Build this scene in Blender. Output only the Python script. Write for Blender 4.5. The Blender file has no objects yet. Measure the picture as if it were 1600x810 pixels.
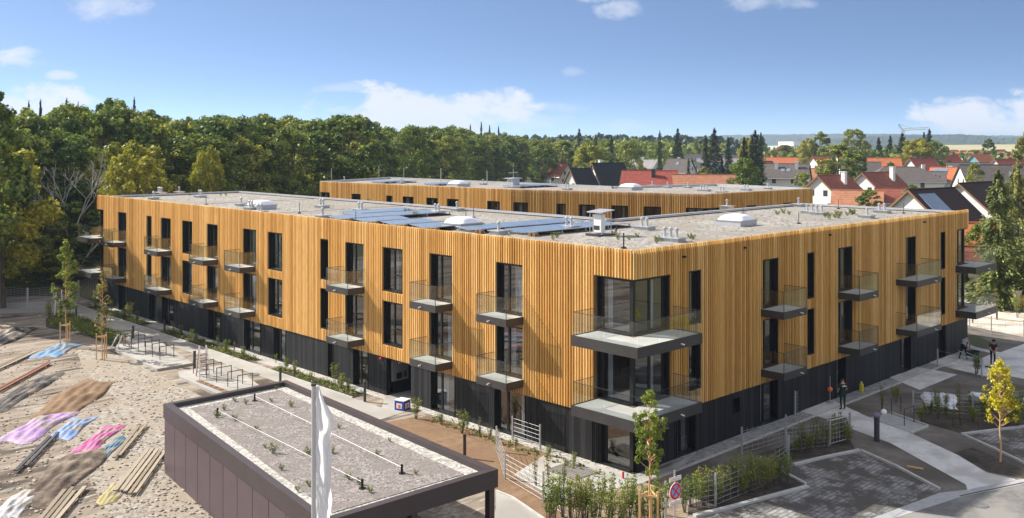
import bpy, math, random
from mathutils import Vector, Matrix
R_=math.radians
random.seed(7)
S=bpy.context.scene
COL=S.collection
# ------------------------------------------------------------------ camera, world, sun
F=1492.; CH=14.5; HY=224.
RV=(.7227,-.6911); DV=(.6911,.7227); CX,CY=-32.73,-26.53
cd=bpy.data.cameras.new('camera'); cam=bpy.data.objects.new('camera',cd); COL.objects.link(cam)
cam.location=(CX,CY,CH); cam.rotation_euler=(R_(90),0,-math.atan2(DV[0],DV[1]))
cd.sensor_width=36; cd.lens=36*F/1600; cd.shift_y=-(405-HY)/1600; cd.clip_start=.5; cd.clip_end=20000
S.camera=cam
S.view_settings.view_transform='Standard'; S.view_settings.look='None'
S.view_settings.exposure=0.8; S.view_settings.gamma=1; S.view_settings.use_curve_mapping=False
S.cycles.max_bounces=8; S.cycles.transparent_max_bounces=16; S.cycles.volume_bounces=0
SUN=Vector((-1,2.2,1.84)).normalized()
W=bpy.data.worlds.new('World'); S.world=W; W.use_nodes=True
nt=W.node_tree; nt.nodes.clear()
def N(nt,t,**k):
    n=nt.nodes.new(t)
    for a,b in k.items(): setattr(n,a,b)
    return n
def mth(nt,op,a,b=None,c=None):
    n=N(nt,'ShaderNodeMath',operation=op)
    for i,v in enumerate((a,b,c)):
        if v is None: continue
        if isinstance(v,(int,float)): n.inputs[i].default_value=v
        else: nt.links.new(v,n.inputs[i])
    return n.outputs[0]
def vdot(nt,v,w):
    n=N(nt,'ShaderNodeVectorMath',operation='DOT_PRODUCT'); nt.links.new(v,n.inputs[0]); n.inputs[1].default_value=w
    return n.outputs['Value']
sky=N(nt,'ShaderNodeTexSky',sky_type='NISHITA'); sky.sun_disc=False
sky.sun_elevation=math.asin(SUN.z); sky.sun_rotation=math.atan2(SUN.x,SUN.y)
sky.altitude=0; sky.air_density=1.0; sky.dust_density=.25; sky.ozone_density=2.5
tc=N(nt,'ShaderNodeTexCoord'); g=tc.outputs['Generated']
fw=vdot(nt,g,(DV[0],DV[1],0)); rt=vdot(nt,g,(RV[0],RV[1],0)); up=vdot(nt,g,(0,0,1))
# the clear sky deepens fast above the horizon, as in the photograph
cs=N(nt,'ShaderNodeCombineXYZ'); sx_=N(nt,'ShaderNodeSeparateXYZ'); nt.links.new(g,sx_.inputs[0]); nt.links.new(sx_.outputs[0],cs.inputs[0]); nt.links.new(sx_.outputs[1],cs.inputs[1]); nt.links.new(mth(nt,'MULTIPLY_ADD',sx_.outputs[2],5.0,.10),cs.inputs[2])
nv=N(nt,'ShaderNodeVectorMath',operation='NORMALIZE'); nt.links.new(cs.outputs[0],nv.inputs[0]); nt.links.new(nv.outputs[0],sky.inputs['Vector'])
fwc=mth(nt,'MAXIMUM',fw,.05)
A=mth(nt,'DIVIDE',rt,fwc); B=mth(nt,'DIVIDE',up,fwc)
cmb=N(nt,'ShaderNodeCombineXYZ'); nt.links.new(A,cmb.inputs[0]); nt.links.new(mth(nt,'MULTIPLY',B,1.7),cmb.inputs[1])
nz=N(nt,'ShaderNodeTexNoise'); nz.inputs['Scale'].default_value=15; nz.inputs['Detail'].default_value=9; nz.inputs['Roughness'].default_value=.62
nz.inputs['Distortion'].default_value=.25
nt.links.new(cmb.outputs[0],nz.inputs['Vector'])
nf=mth(nt,'MULTIPLY_ADD',nz.outputs[0],2.6,-1.3)
tot=None
# cloud banks: bearing px, height px, half widths, density
for (px,py,rx,ry,k) in [(650,176,165,42,1.6),(770,172,85,34,1.5),(560,192,60,12,.8),(820,190,70,16,.6),(1545,182,125,42,1.6),(1500,202,110,14,.8),(55,165,105,34,1.5),(25,88,46,22,1.0),(95,118,28,8,.7),(175,12,75,24,.62),(985,14,55,16,.62),(1195,6,70,13,.5),(895,115,26,12,.4),(545,138,48,9,.38),(985,195,40,12,.35),(880,168,40,9,.35),(-300,120,200,70,1),(1900,150,200,60,1),(915,-2,40,8,.6)]:
    a0=(px-800)/F; b0=(HY-py)/F
    u=mth(nt,'DIVIDE',mth(nt,'SUBTRACT',A,a0),rx/F); v=mth(nt,'DIVIDE',mth(nt,'SUBTRACT',B,b0),ry/F)
    d=mth(nt,'ADD',mth(nt,'MULTIPLY',u,u),mth(nt,'MULTIPLY',v,v))
    e=mth(nt,'MULTIPLY_ADD',d,-1.0,1.0)
    e=mth(nt,'ADD',mth(nt,'MULTIPLY',e,.85),mth(nt,'MULTIPLY',nf,1.9))
    e=mth(nt,'MULTIPLY',mth(nt,'SMOOTH_MIN',mth(nt,'MAXIMUM',e,0),1.0,.2),k)
    tot=e if tot is None else mth(nt,'MAXIMUM',tot,e)
msk=mth(nt,'MULTIPLY',mth(nt,'MINIMUM',tot,1.0),mth(nt,'GREATER_THAN',fw,.06))
msk=mth(nt,'MULTIPLY',msk,.92)
hs=N(nt,'ShaderNodeHueSaturation'); hs.inputs['Saturation'].default_value=.98; nt.links.new(sky.outputs[0],hs.inputs['Color'])
cl=N(nt,'ShaderNodeMixRGB'); nt.links.new(msk,cl.inputs[0]); nt.links.new(hs.outputs[0],cl.inputs[1]); cl.inputs[2].default_value=(4.3,4.5,5.0,1)
bg=N(nt,'ShaderNodeBackground'); bg.inputs[1].default_value=.118
# added veil of bright cloud, unseen overhead and behind, as fill light
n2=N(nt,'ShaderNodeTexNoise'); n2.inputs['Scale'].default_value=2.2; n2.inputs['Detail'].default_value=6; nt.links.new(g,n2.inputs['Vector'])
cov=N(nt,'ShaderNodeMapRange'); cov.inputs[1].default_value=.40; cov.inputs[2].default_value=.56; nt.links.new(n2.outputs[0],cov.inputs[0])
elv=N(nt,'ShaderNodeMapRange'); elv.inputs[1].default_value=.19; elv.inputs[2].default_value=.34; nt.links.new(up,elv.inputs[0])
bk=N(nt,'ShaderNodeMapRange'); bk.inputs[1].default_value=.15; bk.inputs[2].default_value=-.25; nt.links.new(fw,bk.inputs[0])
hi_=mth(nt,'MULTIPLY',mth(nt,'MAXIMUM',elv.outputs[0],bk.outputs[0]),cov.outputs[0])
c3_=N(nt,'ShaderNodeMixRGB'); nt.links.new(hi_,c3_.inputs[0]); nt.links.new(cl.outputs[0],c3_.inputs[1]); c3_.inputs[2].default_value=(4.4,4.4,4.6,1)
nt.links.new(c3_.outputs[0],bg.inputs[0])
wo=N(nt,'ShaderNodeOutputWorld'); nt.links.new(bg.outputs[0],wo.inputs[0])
sl=bpy.data.lights.new('sun','SUN'); sl.energy=5.0; sl.angle=R_(.5); sl.color=(1,.93,.83)
so=bpy.data.objects.new('sun',sl); COL.objects.link(so); so.rotation_euler=SUN.to_track_quat('Z','Y').to_euler(); so.location=(0,0,60)

# ------------------------------------------------------------------ helpers
def ray(px,py):
    a=(px-800)/F; b=-(py-HY)/F
    return (DV[0]+a*RV[0],DV[1]+a*RV[1],b)
def gz(px,py,z=0.):
    r=ray(px,py); t=(z-CH)/r[2]; return (CX+t*r[0],CY+t*r[1])
def at(px,d):          # ground point on a bearing, d metres ahead
    a=(px-800)/F*d; return (CX+DV[0]*d+RV[0]*a, CY+DV[1]*d+RV[1]*a)
def zat(py,d): return CH-(py-HY)*d/F
def onX(px,py,X=0):
    r=ray(px,py); t=(X-CX)/r[0]; return (CY+t*r[1],CH+t*r[2])
def onY(px,py,Y=0):
    r=ray(px,py); t=(Y-CY)/r[1]; return (CX+t*r[0],CH+t*r[2])

class MB:
    def __init__(s): s.v=[]; s.f=[]; s.m=[]; s.t=[]; s.T=None; s.mi=0; s.tone=.5
    def V(s,p):
        if s.T: p=s.T(*p)
        s.v.append(tuple(p)); return len(s.v)-1
    def face(s,pts):
        s.f.append([s.V(p) for p in pts]); s.m.append(s.mi); s.t.append(s.tone)
    def fi(s,idx): s.f.append(list(idx)); s.m.append(s.mi); s.t.append(s.tone)
    def box(s,x0,x1,y0,y1,z0,z1):
        i=[s.V(p) for p in ((x0,y0,z0),(x1,y0,z0),(x1,y1,z0),(x0,y1,z0),(x0,y0,z1),(x1,y0,z1),(x1,y1,z1),(x0,y1,z1))]
        for q in ((0,3,2,1),(4,5,6,7),(0,1,5,4),(1,2,6,5),(2,3,7,6),(3,0,4,7)): s.fi([i[k] for k in q])
    def prism(s,poly,z0,z1):
        n=len(poly)
        z0f=z0 if callable(z0) else (lambda x,y:z0); z1f=z1 if callable(z1) else (lambda x,y:z1)
        a=[s.V((x,y,z0f(x,y))) for x,y in poly]; b=[s.V((x,y,z1f(x,y))) for x,y in poly]
        s.fi(a[::-1]); s.fi(b)
        for k in range(n): s.fi([a[k],a[(k+1)%n],b[(k+1)%n],b[k]])
    def tube(s,p0,p1,r0,r1=None,n=6,cap=True):
        r1=r0 if r1 is None else r1
        p0=Vector(p0); p1=Vector(p1); d=(p1-p0)
        if d.length<1e-6: return
        d.normalize(); u=d.cross(Vector((0,0,1)) if abs(d.z)<.95 else Vector((1,0,0))).normalized(); w=d.cross(u)
        a=[];b=[]
        for k in range(n):
            c=math.cos(2*math.pi*k/n); q=math.sin(2*math.pi*k/n); o=u*c+w*q
            a.append(s.V(p0+o*r0)); b.append(s.V(p1+o*r1))
        for k in range(n): s.fi([a[k],a[(k+1)%n],b[(k+1)%n],b[k]])
        if cap: s.fi(a[::-1]); s.fi(b)
    def bar(s,p0,p1,w,h):   # rectangular bar, w across, h up
        p0=Vector(p0);p1=Vector(p1); d=(p1-p0).normalized()
        u=d.cross(Vector((0,0,1)) if abs(d.z)<.95 else Vector((0,1,0))).normalized()*w/2; v=u.cross(d).normalized()*h/2
        i=[s.V(p) for p in (p0-u-v,p0+u-v,p0+u+v,p0-u+v,p1-u-v,p1+u-v,p1+u+v,p1-u+v)]
        for q in ((0,3,2,1),(4,5,6,7),(0,1,5,4),(1,2,6,5),(2,3,7,6),(3,0,4,7)): s.fi([i[k] for k in q])
    def ball(s,c,r,sx=1,sy=1,sz=1,n=8,m=6):
        rings=[]
        for j in range(m+1):
            th=math.pi*j/m
            rings.append([s.V((c[0]+r*sx*math.sin(th)*math.cos(2*math.pi*k/n),c[1]+r*sy*math.sin(th)*math.sin(2*math.pi*k/n),c[2]+r*sz*math.cos(th))) for k in range(n)])
        for j in range(m):
            for k in range(n): s.fi([rings[j][k],rings[j+1][k],rings[j+1][(k+1)%n],rings[j][(k+1)%n]])
    def build(s,name,mats,parent=None,loc=None,tone=False,smooth=False,uvless=True):
        me=bpy.data.meshes.new(name); me.from_pydata(s.v,[],s.f)
        if not isinstance(mats,(list,tuple)): mats=[mats]
        for m in mats: me.materials.append(m)
        if len(mats)>1: me.polygons.foreach_set('material_index',s.m)
        if smooth: me.polygons.foreach_set('use_smooth',[True]*len(s.f))
        if tone:
            at_=me.attributes.new('tone','FLOAT','FACE'); at_.data.foreach_set('value',s.t)
        me.update()
        o=bpy.data.objects.new(name,me); COL.objects.link(o)
        if loc: o.location=loc
        if parent: o.parent=parent
        return o
def tag(o,label,cat,group=None,kind=None):
    if label: o['label']=label
    if cat: o['category']=cat
    if group: o['group']=group
    if kind: o['kind']=kind
    return o
def empty(name,loc,rz,label,cat,group=None):
    o=bpy.data.objects.new(name,None); COL.objects.link(o); o.location=loc; o.rotation_euler=(0,0,rz); o.empty_display_size=.2
    return tag(o,label,cat,group)
def clone(o,loc=None,rz=None,sc=None,label=None,group=None,parent=None):
    c=o.copy(); COL.objects.link(c)
    if parent: c.parent=parent
    for ch in o.children: clone(ch,parent=c)
    if loc is not None: c.location=loc
    if rz is not None: c.rotation_euler=(0,0,rz)
    if sc is not None: c.scale=sc if isinstance(sc,(tuple,list)) else (sc,sc,sc)
    if label: c['label']=label
    if group: c['group']=group
    return c

# ------------------------------------------------------------------ materials
def rgb(c): return (c[0],c[1],c[2],1)
def mat(name,c,c2=None,scale=3.,rough=.8,metal=0.,bump=0.,stretch=(1,1,1),detail=6,lo=.35,hi=.65,c3=None,scale3=.3,bscale=None,spec=.4,obj_random=0.,vor=0.,coord='Object'):
    m=bpy.data.materials.new(name); m.use_nodes=True; nt=m.node_tree; b=nt.nodes['Principled BSDF']
    b.inputs['Roughness'].default_value=rough; b.inputs['Metallic'].default_value=metal; b.inputs['Specular IOR Level'].default_value=spec
    b.inputs['Base Color'].default_value=rgb(c)
    if c2 is None and not bump and not obj_random: return m
    t=N(nt,'ShaderNodeTexCoord'); mp=N(nt,'ShaderNodeMapping'); mp.inputs['Scale'].default_value=stretch
    nt.links.new(t.outputs[coord],mp.inputs[0]); vec=mp.outputs[0]
    col=None; n=None
    if c2 is not None:
        n=N(nt,'ShaderNodeTexNoise'); n.inputs['Scale'].default_value=scale; n.inputs['Detail'].default_value=detail; n.inputs['Roughness'].default_value=.65; nt.links.new(vec,n.inputs['Vector'])
        r=N(nt,'ShaderNodeMapRange'); r.inputs[1].default_value=lo; r.inputs[2].default_value=hi; nt.links.new(n.outputs[0],r.inputs[0])
        fac=r.outputs[0]
        if vor:
            v=N(nt,'ShaderNodeTexVoronoi'); v.inputs['Scale'].default_value=vor; nt.links.new(vec,v.inputs['Vector'])
            fac=mth(nt,'MULTIPLY_ADD',N_sep(nt,v.outputs['Color']),.75,mth(nt,'MULTIPLY',fac,.25))
        mx=N(nt,'ShaderNodeMixRGB'); mx.inputs[1].default_value=rgb(c); mx.inputs[2].default_value=rgb(c2); nt.links.new(fac,mx.inputs[0]); col=mx.outputs[0]
        if c3 is not None:
            n3=N(nt,'ShaderNodeTexNoise'); n3.inputs['Scale'].default_value=scale3; n3.inputs['Detail'].default_value=5; nt.links.new(vec,n3.inputs['Vector'])
            r3=N(nt,'ShaderNodeMapRange'); r3.inputs[1].default_value=.45; r3.inputs[2].default_value=.62; nt.links.new(n3.outputs[0],r3.inputs[0])
            m3=N(nt,'ShaderNodeMixRGB'); nt.links.new(r3.outputs[0],m3.inputs[0]); nt.links.new(col,m3.inputs[1]); m3.inputs[2].default_value=rgb(c3); col=m3.outputs[0]
    if obj_random:
        oi=N(nt,'ShaderNodeObjectInfo'); h=N(nt,'ShaderNodeHueSaturation')
        nt.links.new(mth(nt,'MULTIPLY_ADD',oi.outputs['Random'],obj_random,1-obj_random/2),h.inputs['Value'])
        if col: nt.links.new(col,h.inputs['Color'])
        else: h.inputs['Color'].default_value=rgb(c)
        col=h.outputs[0]
    if col: nt.links.new(col,b.inputs['Base Color'])
    if bump:
        bn=N(nt,'ShaderNodeTexNoise'); bn.inputs['Scale'].default_value=bscale or scale*2; bn.inputs['Detail'].default_value=5; nt.links.new(vec,bn.inputs['Vector'])
        bp=N(nt,'ShaderNodeBump'); bp.inputs['Strength'].default_value=bump; bp.inputs['Distance'].default_value=.05; nt.links.new(bn.outputs[0],bp.inputs['Height']); nt.links.new(bp.outputs[0],b.inputs['Normal'])
    return m
def N_sep(nt,c):
    s=N(nt,'ShaderNodeSeparateColor'); nt.links.new(c,s.inputs[0]); return s.outputs[0]
def toned(name,c1,c2,c3,rough=.65,grain=(6,6,.5)):
    m=bpy.data.materials.new(name); m.use_nodes=True; nt=m.node_tree; b=nt.nodes['Principled BSDF']; b.inputs['Roughness'].default_value=rough; b.inputs['Specular IOR Level'].default_value=.25
    a=N(nt,'ShaderNodeAttribute'); a.attribute_name='tone'
    cr=N(nt,'ShaderNodeValToRGB'); e=cr.color_ramp.elements; e[0].position=0; e[0].color=rgb(c1); e[1].position=1; e[1].color=rgb(c3); q=e.new(.5); q.color=rgb(c2)
    nt.links.new(a.outputs['Fac'],cr.inputs[0])
    t=N(nt,'ShaderNodeTexCoord'); mp=N(nt,'ShaderNodeMapping'); mp.inputs['Scale'].default_value=grain; nt.links.new(t.outputs['Object'],mp.inputs[0])
    n=N(nt,'ShaderNodeTexNoise'); n.inputs['Scale'].default_value=3; n.inputs['Detail'].default_value=6; nt.links.new(mp.outputs[0],n.inputs['Vector'])
    h=N(nt,'ShaderNodeHueSaturation'); nt.links.new(cr.outputs[0],h.inputs['Color']); nt.links.new(mth(nt,'MULTIPLY_ADD',n.outputs[0],.7,.65),h.inputs['Value']); nt.links.new(h.outputs[0],b.inputs['Base Color'])
    return m
def glass(name,tint,refl=1.0,kk=1.8,rough=.01,ior=1.5):
    m=bpy.data.materials.new(name); m.use_nodes=True; nt=m.node_tree; nt.nodes.clear()
    tr=N(nt,'ShaderNodeBsdfTransparent'); tr.inputs[0].default_value=rgb(tint)
    gl=N(nt,'ShaderNodeBsdfGlossy'); gl.inputs['Roughness'].default_value=rough; gl.inputs[0].default_value=(refl,refl,refl,1)
    ge=N(nt,'ShaderNodeNewGeometry'); dt=N(nt,'ShaderNodeVectorMath',operation='DOT_PRODUCT'); nt.links.new(ge.outputs['Normal'],dt.inputs[0]); nt.links.new(ge.outputs['Incoming'],dt.inputs[1])
    sch=mth(nt,'POWER',mth(nt,'SUBTRACT',1.0,mth(nt,'MINIMUM',mth(nt,'ABSOLUTE',dt.outputs['Value']),1.0)),5.0); F0=((ior-1)/(ior+1))**2*kk
    mx=N(nt,'ShaderNodeMixShader'); nt.links.new(mth(nt,'MULTIPLY_ADD',sch,1-F0,F0),mx.inputs[0]); nt.links.new(tr.outputs[0],mx.inputs[1]); nt.links.new(gl.outputs[0],mx.inputs[2])
    o=N(nt,'ShaderNodeOutputMaterial'); nt.links.new(mx.outputs[0],o.inputs[0]); return m
def leafmat(name,c1,c2,c3,trans=.35,objr=.35,rough=.6):
    m=bpy.data.materials.new(name); m.use_nodes=True; nt=m.node_tree; nt.nodes.clear()
    ge=N(nt,'ShaderNodeNewGeometry'); oi=N(nt,'ShaderNodeObjectInfo'); t=N(nt,'ShaderNodeTexCoord')
    n=N(nt,'ShaderNodeTexNoise'); n.inputs['Scale'].default_value=.45; n.inputs['Detail'].default_value=3; nt.links.new(t.outputs['Object'],n.inputs['Vector'])
    f=mth(nt,'ADD',mth(nt,'MULTIPLY',ge.outputs['Random Per Island'],.5),mth(nt,'MULTIPLY_ADD',n.outputs[0],1.5,-.5))
    cr=N(nt,'ShaderNodeValToRGB'); e=cr.color_ramp.elements; e[0].color=rgb(c1); e[1].color=rgb(c3); q=e.new(.5); q.color=rgb(c2); nt.links.new(f,cr.inputs[0])
    h=N(nt,'ShaderNodeHueSaturation'); nt.links.new(cr.outputs[0],h.inputs['Color'])
    nt.links.new(mth(nt,'MULTIPLY_ADD',oi.outputs['Random'],objr,1-objr*.5),h.inputs['Value'])
    nt.links.new(mth(nt,'MULTIPLY_ADD',oi.outputs['Random'],-.045*objr/.35,.5+.022*objr/.35),h.inputs['Hue'])
    d=N(nt,'ShaderNodeBsdfDiffuse'); tl=N(nt,'ShaderNodeBsdfTranslucent'); nt.links.new(h.outputs[0],d.inputs[0]); nt.links.new(h.outputs[0],tl.inputs[0])
    mx=N(nt,'ShaderNodeMixShader'); mx.inputs[0].default_value=trans; nt.links.new(d.outputs[0],mx.inputs[1]); nt.links.new(tl.outputs[0],mx.inputs[2])
    gl=N(nt,'ShaderNodeBsdfGlossy'); gl.inputs['Roughness'].default_value=.45
    m2=N(nt,'ShaderNodeMixShader'); m2.inputs[0].default_value=.03; nt.links.new(mx.outputs[0],m2.inputs[1]); nt.links.new(gl.outputs[0],m2.inputs[2])
    o=N(nt,'ShaderNodeOutputMaterial'); nt.links.new(m2.outputs[0],o.inputs[0]); return m
M={}
M['slat']=toned('larch_slats',(.48,.25,.065),(.69,.395,.115),(.84,.57,.24))
M['back']=mat('slat_backing',(.12,.06,.025),(.17,.09,.04),scale=2)
M['base']=toned('black_boards',(.011,.011,.013),(.018,.018,.020),(.032,.032,.034),rough=.55,grain=(5,5,.4))
M['black']=mat('black_metal',(.012,.012,.013),rough=.4)
M['dark']=mat('dark_fascia_metal',(.042,.039,.038),(.055,.051,.049),scale=1.5,rough=.45)
M['concrete']=mat('pale_concrete',(.38,.37,.345),(.46,.45,.42),scale=2,rough=.85,c3=(.33,.32,.30),scale3=.8)
M['balfloor']=mat('balcony_slab_concrete',(.47,.45,.40),(.56,.54,.49),scale=1.2,rough=.8)
M['coping']=mat('grey_coping_metal',(.42,.43,.45),(.5,.51,.53),scale=1,rough=.4,metal=.35)
M['roofgravel']=mat('roof_gravel',(.11,.10,.09),(.46,.43,.39),scale=6,rough=.95,bump=.8,bscale=12,vor=6,c3=(.25,.225,.19),scale3=.25)
M['zinc']=mat('galvanised_steel',(.45,.46,.47),(.55,.56,.57),scale=4,rough=.45,metal=.6)
M['white']=mat('white_metal',(.75,.75,.74),rough=.45)
M['dome']=mat('white_acrylic_dome',(.82,.84,.86),rough=.25)
M['solar']=mat('solar_cells',(.15,.20,.27),(.20,.26,.34),scale=1,rough=.16,spec=.9)
M['frame']=mat('alu_frame',(.5,.5,.52),rough=.35,metal=.7)
M['pane']=glass('window_glass',(.66,.70,.72),.95,kk=4.6)
M['balglass']=glass('balustrade_glass',(.90,.93,.945),.95,kk=1.7,ior=1.42)
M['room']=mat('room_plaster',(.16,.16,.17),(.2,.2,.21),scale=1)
M['curtain']=mat('grey_curtain',(.45,.46,.48),(.6,.61,.62),scale=3,stretch=(6,6,.2))
M['path']=mat('light_paving',(.34,.33,.305),(.42,.41,.385),scale=1.4,rough=.9,c3=(.30,.285,.26),scale3=.35,bump=.15)
M['shadepath']=mat('shade_lifted_concrete',(.56,.55,.53),(.68,.67,.65),scale=2.2,rough=.9,c3=(.46,.45,.425),scale3=.6)  # path concrete lightened in colour to make up for lying in shade
M['paver2']=mat('grey_paver_strip',(.33,.33,.33),(.42,.42,.42),scale=3,rough=.9,bump=.2)
M['soil']=mat('dark_soil',(.045,.036,.028),(.10,.08,.062),scale=3,rough=1,bump=.9,c3=(.035,.028,.022),scale3=.7)
M['soil_dry']=mat('dry_soil',(.13,.115,.10),(.20,.18,.155),scale=1.6,rough=1,bump=.5,c3=(.10,.085,.07),scale3=.4)
M['soil_brown']=mat('brown_soil',(.17,.105,.06),(.26,.17,.10),scale=2.,rough=1,bump=.6,c3=(.19,.115,.065),scale3=.5)
M['sand']=mat('sandy_rubble',(.17,.145,.115),(.42,.38,.325),scale=2.,rough=1,bump=.7,bscale=8,vor=6,c3=(.30,.25,.19),scale3=.3)
M['pebble']=mat('pale_pebbles',(.20,.19,.17),(.62,.60,.55),scale=8,rough=1,bump=.6,bscale=16,vor=10)
M['asphalt']=mat('asphalt',(.13,.125,.12),(.20,.195,.188),scale=3,rough=.95,bump=.3,c3=(.24,.23,.215),scale3=.5)
M['kerb']=mat('kerb_concrete',(.42,.41,.39),(.52,.51,.48),scale=2.5,rough=.9)
M['wood']=mat('pale_stake_wood',(.55,.34,.15),(.66,.43,.2),scale=3,stretch=(4,4,.5))
M['bark']=mat('bark',(.07,.055,.04),(.15,.12,.09),scale=5,stretch=(1,1,.2),rough=1,bump=.6)
M['bark_pale']=mat('pale_bark',(.30,.28,.25),(.48,.46,.42),scale=4,stretch=(1,1,.3),rough=1)
M['plum']=mat('plum_metal_panels',(.085,.060,.070),(.10,.072,.082),scale=.6,rough=.42,metal=.1)
M['plumdark']=mat('dark_plum_trim',(.045,.035,.038),(.055,.043,.046),scale=1,rough=.4)
M['carportroof']=mat('pinkish_roof_gravel',(.08,.07,.065),(.38,.345,.325),scale=7,rough=1,bump=.8,bscale=10,vor=15,c3=(.20,.175,.16),scale3=1.6)
M['leaf_a']=leafmat('leaf_dark',(.022,.048,.010),(.12,.18,.028),(.42,.46,.07))
M['leaf_b']=leafmat('leaf_mid',(.036,.066,.012),(.19,.24,.03),(.50,.50,.07))
M['leaf_y']=leafmat('leaf_yellow_green',(.10,.13,.012),(.34,.34,.028),(.60,.55,.07),objr=.2)
M['leaf_o']=leafmat('leaf_olive',(.055,.062,.016),(.23,.23,.05),(.52,.46,.12))
M['needle']=leafmat('needles',(.012,.026,.012),(.036,.06,.025),(.10,.13,.05),trans=.15)
M['needle_b']=leafmat('needles_bluish',(.07,.09,.03),(.26,.29,.09),(.58,.56,.20),trans=.35)
M['leaf_young']=leafmat('leaf_young_tree',(.07,.12,.015),(.22,.28,.035),(.50,.52,.10),trans=.4,objr=.1)
M['leaf_gold']=leafmat('leaf_gold',(.30,.28,.015),(.62,.55,.03),(.80,.72,.08),trans=.45,objr=.05)
M['leaf_bed']=leafmat('leaf_bed',(.06,.09,.016),(.19,.23,.04),(.42,.42,.11),trans=.3,objr=.5)
M['shirt_grey']=mat('grey_shirt',(.30,.34,.36),rough=.9)
M['skin']=mat('skin',(.42,.24,.17),rough=.6)
M['cloth_black']=mat('black_cloth',(.014,.014,.016),rough=.9)
M['cloth_green']=mat('dark_green_cloth',(.012,.03,.022),rough=.9)
M['hair']=mat('brown_hair',(.05,.03,.02),rough=.8)
M['red']=mat('red_plastic',(.55,.02,.03),rough=.5)
M['orange']=mat('orange_lens',(.9,.16,.03),rough=.35)
M['yellow']=mat('yellow_plastic',(.6,.5,.02),rough=.5)
M['blue']=mat('blue_plastic',(.03,.06,.35),rough=.5)
M['wire']=mat('fence_wire',(.34,.35,.36),(.42,.43,.44),scale=3,rough=.6,metal=.3)
M['steel_dark']=mat('dark_steel',(.07,.07,.075),rough=.45,metal=.5)

# ------------------------------------------------------------------ ground
def patch(name,poly,z,m,kind='structure',label=None):
    b=MB(); b.face([(x,y,z) for x,y in poly]); o=b.build(name,m)
    # make the face look upward
    if o.data.polygons[0].normal.z<0: o.data.flip_normals()
    o['kind']=kind
    return o
def pp(*l): return [gz(*q) for q in l]
gm=mat('field_ground',(.05,.065,.025),(.10,.10,.045),scale=.02,rough=1,c3=(.16,.14,.07),scale3=.006)
b=MB(); b.box(CX-7000,CX+7000,CY-7000,CY+7000,-.5,0); tag(b.build('ground',gm),None,None,kind='structure')
# site ground: streaky trampled sand, streaks run away from the camera
def streaky():
    m=bpy.data.materials.new('site_sand'); m.use_nodes=True; nt=m.node_tree; b=nt.nodes['Principled BSDF']; b.inputs['Roughness'].default_value=1; b.inputs['Specular IOR Level'].default_value=.1
    t=N(nt,'ShaderNodeTexCoord'); mp=N(nt,'ShaderNodeMapping'); mp.inputs['Rotation'].default_value=(0,0,R_(-32)); mp.inputs['Scale'].default_value=(.16,.85,1)
    mp.vector_type='POINT'; mp.inputs['Rotation'].default_value=(0,0,-R_(50))
    nt.links.new(t.outputs['Object'],mp.inputs[0])
    def nz(scale,lo,hi,det=6):
        n=N(nt,'ShaderNodeTexNoise'); n.inputs['Scale'].default_value=scale; n.inputs['Detail'].default_value=det; n.inputs['Roughness'].default_value=.6; nt.links.new(mp.outputs[0],n.inputs['Vector'])
        r=N(nt,'ShaderNodeMapRange'); r.inputs[1].default_value=lo; r.inputs[2].default_value=hi; nt.links.new(n.outputs[0],r.inputs[0]); return r.outputs[0]
    def mix(f,a,c):
        x=N(nt,'ShaderNodeMixRGB'); nt.links.new(f,x.inputs[0])
        if isinstance(a,tuple): x.inputs[1].default_value=rgb(a)
        else: nt.links.new(a,x.inputs[1])
        x.inputs[2].default_value=rgb(c); return x.outputs[0]
    c=mix(nz(1.3,.35,.65),(.20,.16,.125),(.35,.305,.25))
    c=mix(nz(.45,.52,.62),c,(.10,.08,.065))
    c=mix(nz(3.,.55,.68),c,(.45,.41,.35))
    c=mix(nz(.8,.60,.70),c,(.05,.048,.047))
    nt.links.new(c,b.inputs['Base Color'])
    bn=N(nt,'ShaderNodeTexNoise'); bn.inputs['Scale'].default_value=3; bn.inputs['Detail'].default_value=6; nt.links.new(t.outputs['Object'],bn.inputs['Vector'])
    bp=N(nt,'ShaderNodeBump'); bp.inputs['Strength'].default_value=.6; bp.inputs['Distance'].default_value=.1; nt.links.new(bn.outputs[0],bp.inputs['Height']); nt.links.new(bp.outputs[0],b.inputs['Normal'])
    return m
M['site']=streaky()
patch('site_ground',[(-75,-40),(0,-40),(0,68),(-14,78),(-75,70)],.004,M['site'])
patch('gravel_strip',[(-8.0,-3.2)]+[(-8.3,15),(-7.0,41),(-8.5,43),(-10.5,36),(-11.5,28),(-16.3,22),(-18.2,12),(-19.0,0),(-19,-6),(-16,-6)],.008,M['sand'])
# dark planted / unplanted garden earth on the right
patch('garden_soil',[(0,-12.5),(0.2,-.9),(40,-.9),(47,6),(62,8),(62,-12),(40,-16),(20,-16),(14,-13)],.006,M['soil_dry'])
patch('dry_ground',pp((760,830),(905,764),(985,750),(1050,722),(1062,760),(1075,815),(1040,840),(850,900)),.010,mat('pale_dry_earth',(.24,.18,.115),(.35,.28,.19),scale=2,rough=1,bump=.6,c3=(.18,.13,.08),scale3=.8))
patch('footpath',[(-1.75,16.2),(-1.75,64),(-3.5,66.5),(-12,70),(-26,71),(-40,67),(-40,63.5),(-20,65),(-9,63),(-4.3,59.5),(-3.9,46),(-3.2,41),(-3.0,33.5),(-3.0,25),(-4.6,24.8),(-4.5,14.6),(-3.3,14.4),(0.1,14.9),(2.1,15.9),(2.1,18.1),(-0.1,18.1)],.012,M['path'])
patch('gravel_border',[(-.03,-.1),(-.03,62.5),(-.62,62.5),(-.62,-.1)],.008,M['pebble'])
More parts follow.
